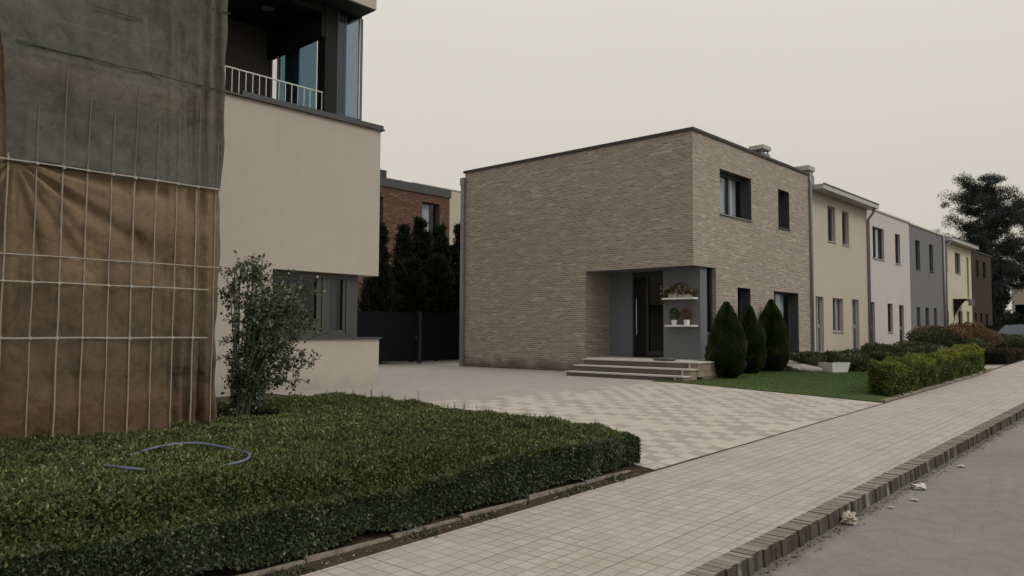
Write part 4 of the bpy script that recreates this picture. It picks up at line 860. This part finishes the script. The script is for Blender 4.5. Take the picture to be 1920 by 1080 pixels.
thuja(-10.66, 24.3, 2.28, .52, 'tall pointed thuja in front of the patio door, farthest of the three', 103)

# conifer hedge trees behind the gate
def conifer(x, y, z, h_, r, seed, name='conifer_tree', label=None, group='dark conifers behind the gate', n=9000, mat='leaf_conifer', sc=1.0, power=1.0):
    t = thing(name, label, 'conifer', (x, y, z), group)
    MB().tube([(x, y, z - .1), (x, y, z + h_ * .95)], [.12, .015], 7).build('trunk', M['bark'], t)
    nb = 150; P = []; D = []
    bz = rng.random(nb) ** .8; ba = rng.uniform(0, 2 * np.pi, nb); bl = (r * (1 - bz) ** power + .12) * rng.uniform(.65, 1.15, nb)
    k = rng.integers(0, nb, n); s = rng.random(n) ** .7
    px = x + np.cos(ba[k]) * bl[k] * s; py = y + np.sin(ba[k]) * bl[k] * s; pz = z + .1 + bz[k] * (h_ * .96) + s * bl[k] * .75
    P = np.stack([px, py, pz], -1) + rng.normal(0, .07 * sc, (n, 3)); D = np.stack([np.cos(ba[k]), np.sin(ba[k]), np.full(n, 1.2)], -1) + rdir(n) * .6
    tone = .35 + .3 * (bz[k] > .0) * rng.random(nb)[k] + rng.normal(0, .15, n)
    leaf_mesh('foliage', P, D, rdir(n), rng.uniform(.12, .24, n) * sc, .05 * sc, tone, M[mat], t)
    # leader shoots
    return t
tops = [(20.55, 6.75, .9), (21.30, 6.15, .8), (21.83, 6.70, .8), (22.4, 6.4, .7), (22.82, 7.2, .8), (23.42, 6.35, .8), (23.99, 6.95, .8), (24.50, 6.95, .7), (24.9, 6.1, .7), (25.3, 6.5, .9)]
LB = ['first', 'second', 'third', 'fourth', 'fifth', 'sixth', 'seventh', 'eighth', 'ninth', 'tenth']
for i, (y_, zt__, r_) in enumerate(tops): conifer(-26 + (.4 if i % 2 else -.3), y_ + (.1 if i % 2 else 0), .6, zt__ - .6 - .15, r_ * 1.15, i, label=f'dark pointed conifer behind the gate, {LB[i]} from the left', n=8000)
for i, y_ in enumerate((19.2, 20.9, 22.3, 23.8, 25.2, 26.6)): conifer(-24.6, y_, .6, 3.9 + .3 * (i % 3), 1.0, 60 + i, label=f'lower dark conifer right behind the gate, {LB[i]} from the left', n=7000, group='lower conifers behind the gate', power=.6)

# gate
G = thing('garden_gate', 'dark solid double garden gate between the beige and brick buildings', 'gate', (-23, 20, .7))
def gatepanel(y0, y1, parent, z1=2.66):
    mb = MB(); mb.box(-23.03, -22.98, y0, y1, z1 - .08, z1).box(-23.03, -22.98, y0, y1, .80, .88).box(-23.03, -22.98, y0, y0 + .06, .88, z1 - .08).box(-23.03, -22.98, y1 - .06, y1, .88, z1 - .08)
    y = y0 + .07
    while y < y1 - .1: mb.box(-23.02, -22.995, y, y + .105, .88, z1 - .08); y += .115
    mb.build('gate_leaf', M['gate'], parent)
M['gate'] = plain('gate', (.008, .009, .012), .8, spec=.1)
gatepanel(16.2, 19.85, G); gatepanel(20.05, 23.6, G)
MB().box(-23.06, -22.94, 19.88, 20.02, .7, 2.7).build('gate_post', M['metal_dark'], G); MB().box(-22.98, -22.92, 19.7, 19.76, 1.6, 1.8).build('gate_handle', M['metal_dark'], G)

# ------------------------------------------------------------------ buildings behind
RB = thing('red_brick_building', 'red brick building with grey roof band behind the dark conifers', 'building', (-34, 31.8, .6))
mb = MB(); wall_cut(mb, 'x', -34, 14, 31.8, .3, 9.98, [(29.6, 30.98, 7.4, 9.5), (24.6, 26.75, 7.4, 9.4)], .3); mb.poly([(-34, 31.8, .3), (-42, 31.8, .3), (-42, 31.8, 9.98), (-34, 31.8, 9.98)]); mb.build('wall', M['brick_red'], RB)
MB().box(-33.93, -42, 14, 31.86, 9.98, 10.48).build('roof_band', M['coping'], RB)
window(RB, -34, 29.6, 30.98, 7.4, 9.5, .25, 'frame_dark', .07, (), 'coping', ((.0, .6),)); window(RB, -34, 24.6, 26.75, 7.4, 9.4, .25, 'frame_dark', .07, (), 'coping', ())
mb = MB(); mb.box(-36, -34.8, 28.7, 30.1, 10.48, 10.62); sk = mb.build('skylight', M['steel'], RB)
dm = MB(); dm.tube([(-35.4, 29.4, 10.62), (-35.4, 29.4, 10.78), (-35.4, 29.4, 10.88)], [.62, .5, .15], 14); dm.build('dome', M['white_paint'], sk, smooth=True)
MB().box(-34.9, -34.3, 26.5, 27.2, 10.48, 10.98).build('roof_box', M['metal_dark'], RB)
CB = thing('cream_building', 'plain cream building wall glimpsed behind the red brick one', 'building', (-40, 38, .6))
MB().box(-52, -40, 33, 42, .3, 11.98).build('wall', M['stucco_cream'], CB); MB().box(-52.05, -39.95, 32.95, 42.05, 11.98, 12.05).build('coping', M['fascia'], CB)
FB = thing('far_house', 'pale house with one dark window at the right edge behind trees', 'house', (-14, 95, .9))
mb = MB(); mb.box(-15.6, -6, 95, 104, .5, 6.9); mb.build('wall', M['stucco_cream'], FB)
MB().box(-15.8, -5.8, 94.8, 104.2, 6.9, 7.1).build('roof', M['coping_black'], FB)
MB().box(-15.3, -14.5, 94.96, 94.99, 4.0, 5.0).build('window', M['glass_dark'], FB); MB().box(-15.3, -14.5, 94.992, 94.998, 4.0, 5.0).build('window_back', M['black'], FB)

# ------------------------------------------------------------------ rose shrub by the tarpaulin
def rose():
    x, y, z = -10.15, 5.5, gz(-10.15, 5.5)
    t = thing('rose_shrub', 'loose arching rose shrub with glossy leaves beside the tarpaulin', 'shrub', (x, y, z)); mb = MB(); P = []; D = []; L_ = []; tn = []
    tips = []
    for i in range(62):
        # right/left along +Y/-Y mostly, height profile
        a = random.uniform(-.12, 1); hh = random.uniform(.55, 2.12 if i % 9 else 2.3) * (1 - .12 * max(0, a) ** 1.5); ln = a * random.uniform(.85, 1.35)
        dx = random.uniform(-.45, .4); drp = random.uniform(0, .35) * (abs(a) > .3) * hh * .5
        p0 = np.array([x + random.uniform(-.12, .12), y + random.uniform(-.1, .1), z]); p1 = p0 + [dx * .4, ln * .3, hh * .55]; p2 = p0 + [dx * .8, ln * .75, hh]; p3 = p0 + [dx * 1.1, ln * 1.15, hh - drp + .05]
        pts = smooth([p0, p1, p2, p3], 7); mb.tube([tuple(q) for q in pts], [.010 * (1 - .8 * j / len(pts)) + .0015 for j in range(len(pts))], 5)
        for j in range(4, len(pts)):
            q = pts[j]
            for s in range(random.randint(1, 2)):
                if random.random() < .12: continue
                dv = rdir(1, .2)[0]; tl = random.uniform(.08, .26)
                e = q + dv * tl; mb.tube([tuple(q), tuple(e)], [.003, .0015], 3, cap=False)
                for k in range(random.randint(5, 10)):
                    w_ = random.uniform(.15, 1.05); P.append(q + dv * tl * w_ + rng.normal(0, .012, 3)); D.append(rdir(1)[0] + dv * .5); L_.append(random.uniform(.035, .075)); tn.append(random.random() * .85 + (.15 if hh > 1.7 else 0) * random.random())
    leaf_mesh('foliage', np.array(P), np.array(D), rdir(len(P), .8), np.array(L_), np.array(L_) * .55, np.array(tn), M['leaf_rose'], t, fold=.15); mb.build('canes', M['stem_green'], t)
    P = np.array(P); k = rng.choice(len(P), 34); q = np.repeat(P[k] + [0.03, 0, .01], 6, 0); leaf_mesh('flowers', q + rng.normal(0, .008, q.shape), rdir(len(q), .2), rdir(len(q)), .025, .02, rng.random(len(q)), M['petal'], t)
rose()

# ------------------------------------------------------------------ front garden beyond the lawn
blob_bush('round_shrub', 'grey-green shrub beside the tallest thuja', 'shrub', -10.3, 25.7, gz(-10.3, 25.7), .55, .45, .28, 3500, 'leaf_bush', flowers=6)
blob_bush('round_shrub', 'bushy green perennial behind the rockery stones', 'shrub', -9.7, 26.6, gz(-9.7, 26.6), .6, .5, .27, 4500, 'leaf_bush')
blob_bush('round_shrub', 'leafy perennial growing behind the white planter', 'shrub', -9.3, 27.4, gz(-9.3, 27.4), .8, .6, .30, 5000, 'leaf_bush')
for i, (x, y, r, hz, lb) in enumerate(((-8.9, 29.6, .8, .40, 'dark leafy shrub in front of the cream house'), (-8.0, 29.9, .8, .42, 'mid-green shrub left of the white flowering one'), (-7.6, 31.6, 1.0, .62, 'dark dense shrub below the white house windows'))):
    blob_bush('garden_shrub', lb, 'shrub', x, y, gz(x, y), r, r, hz, 6000, 'leaf_bush' if i != 2 else 'leaf_thuja', (.06, .1))
blob_bush('flowering_shrub', 'shrub with white flower heads behind the low lawn hedge', 'shrub', -7.1, 28.9, gz(-7.1, 28.9), .8, .7, .36, 4500, 'leaf_bush', flowers=45)
for i, (x, y, r, hz, lb) in enumerate(((-7.8, 33.2, 1.1, .68, 'russet spirea bush in front of the dark grey house, left one of the two'), (-7.5, 35.6, 1.15, .70, 'russet spirea bush in front of the yellow house, right one of the two'))):
    blob_bush('russet_bush', lb, 'bush', x, y, gz(x, y), r, r * 1.1, hz, 9000, 'leaf_russet', (.06, .11))
blob_bush('garden_shrub', 'dark round shrub between the russet bushes and the side path', 'shrub', -6.9, 32.6, gz(-6.9, 32.6), .8, .7, .42, 4000, 'leaf_bush', (.06, .1))
blob_bush('garden_shrub', 'rounded green shrub above the dark block hedge', 'shrub', -6.9, 37.2, gz(-6.9, 37.2), .8, 1.2, .42, 4000, 'leaf_bush', (.06, .1))
blob_bush('garden_shrub', 'wide olive-green shrub at the right edge above the dark block hedge', 'shrub', -5.9, 36.9, gz(-5.9, 36.9), .9, .8, .40, 4000, 'leaf_bush', (.06, .1))
blob_bush('climbing_plant', 'climber at the foot of the downpipes between grey and yellow houses', 'plant', -10.6, 47.7, 1.0, .35, .4, .65, 1800, 'leaf_bush', (.06, .1), core=False)
# tapered white planter trough
def planter():
    x0, y0, z0 = -9.12, 25.3, gz(-8.95, 25.2) + .0; t = thing('planter_trough', 'white tapered rectangular planter trough at the back of the lawn', 'planter', (x0, y0, z0)); mb = MB()
    a = .36; l = .42; hgt = .33; th = .03
    ang = math.radians(-27)
    def R_(px, py): return (x0 + px * math.cos(ang) - py * math.sin(ang), y0 + px * math.sin(ang) + py * math.cos(ang))
    def ring(ax, ly, z): return [(*R_(-ly, -ax), z), (*R_(ly, -ax), z), (*R_(ly, ax), z), (*R_(-ly, ax), z)]
    r0 = ring(a * .85, l * .85, z0); r1 = ring(a, l, z0 + hgt); r2 = ring(a - th, l - th, z0 + hgt); r3 = ring(a - th, l - th, z0 + hgt - .07)
    for A_, B_ in ((r0, r1), (r1, r2), (r2, r3)):
        for i in range(4): j = (i + 1) % 4; mb.poly([A_[i], A_[j], B_[j], B_[i]])
    mb.build('trough', M['white_paint'], t); MB().poly(r3).build('soil_fill', M['soil'], t)
planter()
def rock(x, y, r, hz, label, seed, mat):
    import mathutils
    u = np.linspace(0, 2 * np.pi, 19); v = np.linspace(0, np.pi, 10); U, V = np.meshgrid(u, v, indexing='ij'); rr = 1 + .22 * wave(np.cos(U) * np.sin(V) * 2, np.sin(U) * np.sin(V) * 2 + np.cos(V) * 2, 1.7, seed); z = gz(x, y)
    o = grid_mesh('rock', np.stack([x + r * rr * np.cos(U) * np.sin(V), y + r * .8 * rr * np.sin(U) * np.sin(V), z + hz * .6 + hz * rr * np.cos(V)], -1), mat, smooth=False); tag(o, label, 'rock')
M['rock_light'] = plain('rock_light', (.34, .33, .31), .9, var=.25, scale=5, bump=.7); M['rock_dark'] = plain('rock_dark', (.14, .14, .13), .9, var=.3, scale=5, bump=.7)
rock(-10.35, 25.0, .36, .22, 'pale rock at the foot of the tallest thuja', 1, M['rock_light'])
rock(-9.95, 24.75, .38, .17, 'flat pale rockery stone between the thuja and the planter', 2, M['rock_light'])
rock(-9.62, 24.7, .34, .14, 'low pale rock directly left of the white planter', 3, M['rock_light'])
rock(-10.15, 25.6, .42, .32, 'dark rock at the back of the rockery', 4, M['rock_dark'])
# urn-like bowl with plants behind the rocks
bw = thing('plant_bowl', 'mossy wide bowl with plants behind the pale rocks', 'planter', (-9.75, 25.25, gz(-9.75, 25.25)))
zz = gz(-9.75, 25.25); MB().tube([(-9.75, 25.25, zz), (-9.75, 25.25, zz + .16), (-9.75, 25.25, zz + .34), (-9.75, 25.25, zz + .46)], [.16, .24, .34, .36], 18).build('bowl', M['moss'] if 'moss' in M else plain('moss', (.075, .085, .045), .9, var=.3), bw, smooth=True)
n = 1500; d = rdir(n, .5); leaf_mesh('foliage', np.stack([-9.75 + .42 * d[:, 0], 25.25 + .42 * d[:, 1], zz + .44 + .16 * d[:, 2]], -1), d + rdir(n) * .6 + [0, 0, .2], rdir(n), rng.uniform(.05, .1, n), .035, rng.random(n), M['leaf_bush'], bw)
for sx3, sy3, rr3, hh3, lb3 in ((-10.6, 25.2, .3, .22, 'small leafy perennial between the thuja and the pale rocks'), (-8.55, 26.3, .42, .26, 'low leafy perennial right behind the white planter'), (-9.4, 25.9, .36, .3, 'grassy clump behind the mossy bowl')):
    blob_bush('perennial', lb3, 'plant', sx3, sy3, gz(sx3, sy3), rr3, rr3, hh3, 1600, 'leaf_bush', (.05, .1))

# ------------------------------------------------------------------ entrance shelves and pots
zs_u, zs_l = 2.97, 2.165
tag(MB().box(-12.22, -11.16, 20.13, 20.397, zs_u - .05, zs_u).build('wall_shelf', M['white_paint'], bevel=.004), 'white wall shelf carrying the flower trough beside the front door', 'shelf', 'white shelves by the front door')
tag(MB().box(-12.12, -11.16, 20.13, 20.397, zs_l - .05, zs_l).build('wall_shelf', M['white_paint'], bevel=.004), 'lower white wall shelf with two small pots', 'shelf', 'white shelves by the front door')
ft = thing('flower_trough', 'white trough of trailing flowers on the upper shelf', 'planter', (-11.9, 20.26, zs_u)); MB().box(-12.02, -11.72, 20.17, 20.35, zs_u + .002, zs_u + .14).box(-11.70, -11.30, 20.18, 20.34, zs_u + .002, zs_u + .10).build('box', M['fascia'], ft, bevel=.006)
n = 1900; t = rng.random(n); x = -12.28 + 1.14 * t; hgt = .10 + .26 * np.exp(-((t - .52) / .25) ** 2); d = rdir(n); P = np.stack([x, 20.25 + .13 * d[:, 1], zs_u + .13 + hgt * (rng.random(n) - .15)], -1); P[:, 2] -= .32 * (t < .12) * rng.random(n)
leaf_mesh('foliage', P, rdir(n), rdir(n), rng.uniform(.03, .06, n), .03, rng.random(n), M['leaf_bush'], ft)
k = 60; P = np.repeat(np.stack([rng.uniform(-12.26, -11.15, k), rng.uniform(20.08, 20.2, k), zs_u + .12 + rng.random(k) * .22], -1), 5, 0); leaf_mesh('flowers', P + rng.normal(0, .008, P.shape), rdir(len(P)), rdir(len(P)), .035, .025, rng.random(len(P)), M['petal_pink'], ft)
for xx, lb in ((-11.87, 'left small white pot with dark plant on the lower shelf'), (-11.46, 'right small white pot with dark plant on the lower shelf')):
    p = thing('flower_pot', lb, 'pot', (xx, 20.26, zs_l), 'pots on the lower shelf'); MB().tube([(xx, 20.26, zs_l), (xx, 20.26, zs_l + .15)], [.075, .095], 16).build('pot', M['white_paint'], p, smooth=False)
    n = 420; d = rdir(n, .3); P = np.stack([xx + .15 * d[:, 0], 20.24 + .1 * d[:, 1], zs_l + .31 + .17 * d[:, 2]], -1); leaf_mesh('foliage', P, rdir(n, .4), rdir(n), rng.uniform(.03, .06, n), .03, rng.random(n) * .9, M['leaf_russet'] if xx > -11.6 else M['leaf_thuja'], p)
def cushion():
    u = np.linspace(0, 2 * np.pi, 33); v = np.linspace(0, np.pi, 11); U, V = np.meshgrid(u, v, indexing='ij'); sg = lambda a, p: np.sign(a) * np.abs(a) ** p
    o = grid_mesh('folded_mat', np.stack([-11.45 + .33 * sg(np.cos(U), .5) * sg(np.sin(V), .6), 18.98 + .2 * sg(np.sin(U), .5) * sg(np.sin(V), .6), 1.15 + .045 + .045 * sg(np.cos(V), .7) * (1 + .2 * np.sin(U * 3))], -1), M['frame_mid']); tag(o, 'dark folded mat lying on the top entrance step', 'mat')
cushion()

# ------------------------------------------------------------------ pine and far trees
def pine(x, y, z, h_, crown, label, seed, n=26000, spread=3.0, z0=.35, lean=0, name='pine_tree', mat='leaf_pine', cl=.55, nb=46):
    t = thing(name, label, 'tree', (x, y, z)); r = random.Random(seed); mb = MB()
    tp = [(x + lean * k / 8 + .12 * math.sin(k * 1.3), y, z + h_ * k / 8) for k in range(9)]; mb.tube(tp, [.32 * (1 - .85 * k / 8) + .03 for k in range(9)], 9); mb.build('trunk', M['bark_dark'], t, smooth=True)
    lb = MB(); C = []
    for i in range(nb):
        v = z0 + (1 - z0) * (i + .5) / nb; q = np.array([x + lean * v, y, z + h_ * v]); a = r.uniform(0, 6.28); L_ = spread * crown((v - z0) / (1 - z0)) * r.uniform(.55, 1.1)
        e = q + np.array([math.cos(a) * L_, math.sin(a) * L_, L_ * r.uniform(.05, .4)]); m_ = (q + e) / 2 + [0, 0, -.05 * L_]; lb.tube([tuple(q), tuple(m_), tuple(e)], [.06, .04, .015], 5)
        for k in range(max(2, int(L_ * 2.6))):
            s = r.uniform(.35, 1.08); C.append(q + (e - q) * s + np.array([r.gauss(0, .25), r.gauss(0, .25), r.gauss(.05, .14)]))
    lb.build('limbs', M['bark_dark'], t)
    C = np.array(C); k = rng.integers(0, len(C), n); sz = rng.uniform(.5, 1.2, len(C))[k]
    P = C[k] + rdir(n) * (rng.random(n) ** .45)[:, None] * np.array([cl * 1.1, cl * 1.1, cl * .72]) * sz[:, None]
    leaf_mesh('foliage', P, rdir(n, .5), rdir(n), rng.uniform(.10, .22, n), .05, .3 + .4 * rng.random(len(C))[k] + rng.normal(0, .15, n), M[mat], t)
pine(-13.85, 75, 1, 13.6, lambda v: .62 + .45 * math.sin(math.pi * min(1, .1 + v * .8)), 'tall open-crowned pine rising behind the far end of the row', 5, 70000, 2.6, .42, .1, cl=.68, nb=74)
pine(-12.6, 85, 1, 13.4, lambda v: 1 - .5 * v, 'second dark pine at the right edge of the view', 6, 46000, 3.6, .36, 0, cl=.75, nb=60)
pine(-9.5, 80, 1, 12.5, lambda v: 1 - .4 * v, 'dark pine standing beyond the right edge pine', 8, 24000, 3.4, .38, 0, cl=.7)
conifer(-12.9, 66, .9, 8.2, 1.7, 31, 'conifer_tree', 'dark bushy conifer under the tall pine', None, 16000, 'leaf_pine', 1.7, .6)
conifer(-12.3, 67.5, .9, 6.2, 1.2, 32, 'conifer_tree', 'lower dark conifer right of the brown house', None, 14000, 'leaf_pine', 1.7, .5)
conifer(-13.9, 63, .9, 6.2, 1.6, 33, 'conifer_tree', 'dark conifer touching the brown house corner', None, 12000, 'leaf_pine', 1.7, .5)
pine(-19.5, 80, 1, 9.9, lambda v: 1 - .3 * v, 'low dark tree showing over the yellow house roof', 12, 9000, 2.2, .5, 0, name='broadleaf_tree', cl=.6)
pine(-17.2, 80, 1, 9.3, lambda v: 1 - .3 * v, 'low dark tree between the yellow house roof and the tall pine', 13, 11000, 2.4, .4, 0, name='broadleaf_tree', cl=.6)
box_hedge('far_hedge', 'long dark hedge below the far pale house', -14.5, 2, 70, 72, lambda a: 3.3, 14000, 'leaf_conifer', (.15, .3), rough=.2)
# parked car behind the hedge at the right edge (only its nose shows)
def car():
    ox, oy, oz = -7.55, 42.6, 1.0; t = thing('parked_car', 'dark blue-grey car parked behind the hedge, headlight facing the street', 'car', (ox, oy, oz))
    prof = [(0, .35), (.02, .62), (.25, .74), (1.1, .88), (1.75, 1.38), (3.1, 1.42), (3.9, 1.0), (4.3, .92), (4.38, .4), (4.3, .25), (.1, .25)]
    mb = MB(); Wd = .87; ux, uy = .35, .94   # car axis, nose towards -Y
    def Pt(u, s, z): return (ox + u * ux - s * uy, oy + u * uy + s * ux, oz + z)
    for i in range(len(prof)):
        a, b_ = prof[i], prof[(i + 1) % len(prof)]; wa = Wd * (.82 if a[1] > 1.1 else 1); wb = Wd * (.82 if b_[1] > 1.1 else 1); mb.poly([Pt(a[0], -wa, a[1]), Pt(b_[0], -wb, b_[1]), Pt(b_[0], wb, b_[1]), Pt(a[0], wa, a[1])])
    for s in (-1, 1): mb.poly([Pt(u, s * Wd * (.82 if z > 1.1 else 1), z) for u, z in (prof if s > 0 else prof[::-1])])
    mb.build('body', plain('car_paint', (.06, .075, .10), .25, .4), t, bevel=.05)
    MB().poly([Pt(1.13, -.7, .92), Pt(1.72, -.6, 1.36), Pt(1.72, .6, 1.36), Pt(1.13, .7, .92)]).build('windscreen', M['glass_dark'], t)
    for s in (-1, 1):
        MB().poly([Pt(-.012, s * .8, .52), Pt(-.012, s * .5, .55), Pt(.05, s * .5, .66), Pt(.1, s * .8, .67)]).build('headlight', M['white_metal'], t)
        for u in (.8, 3.4): MB().tube([Pt(u, s * .7, .32), Pt(u, s * .89, .32)], .32, 18).build('wheel', M['black'], t)
car()

# scraps in the gutter
def scrap(x, y, r, label, seed, c, flat=.5):
    u = np.linspace(0, 2 * np.pi, 15); v = np.linspace(0, np.pi, 9); U, V = np.meshgrid(u, v, indexing='ij'); rr = 1 + .5 * wave(np.cos(U) * np.sin(V) * 3, np.sin(U) * 3 + np.cos(V) * 3, 2, seed); rr[-1] = rr[0]
    z = float(zs(y)) - .13
    o = grid_mesh('paper_scrap', np.stack([x + r * rr * np.cos(U) * np.sin(V), y + r * rr * np.sin(U) * np.sin(V), np.maximum(z, z + r * flat * .7 + r * flat * rr * np.cos(V))], -1), plain('scrap', c, .85, var=.25, scale=30), smooth=False); tag(o, label, 'paper scrap', 'scraps in the gutter')
scrap(-2.72, 7.95, .075, 'large crumpled cream scrap against the kerb', 1, (.45, .42, .33), .8)
scrap(-2.62, 9.98, .07, 'flat white crumpled scrap farther along the gutter', 2, (.55, .54, .5), .4)
scrap(-2.50, 9.35, .035, 'small white shred on the asphalt near the gutter', 3, (.5, .48, .45), .3)
scrap(-2.60, 8.85, .025, 'tiny pale chip between the cream and the white scraps', 4, (.5, .48, .45), .3)
scrap(-2.55, 11.7, .045, 'small pale scrap, farthest in the gutter', 5, (.5, .48, .45), .3)
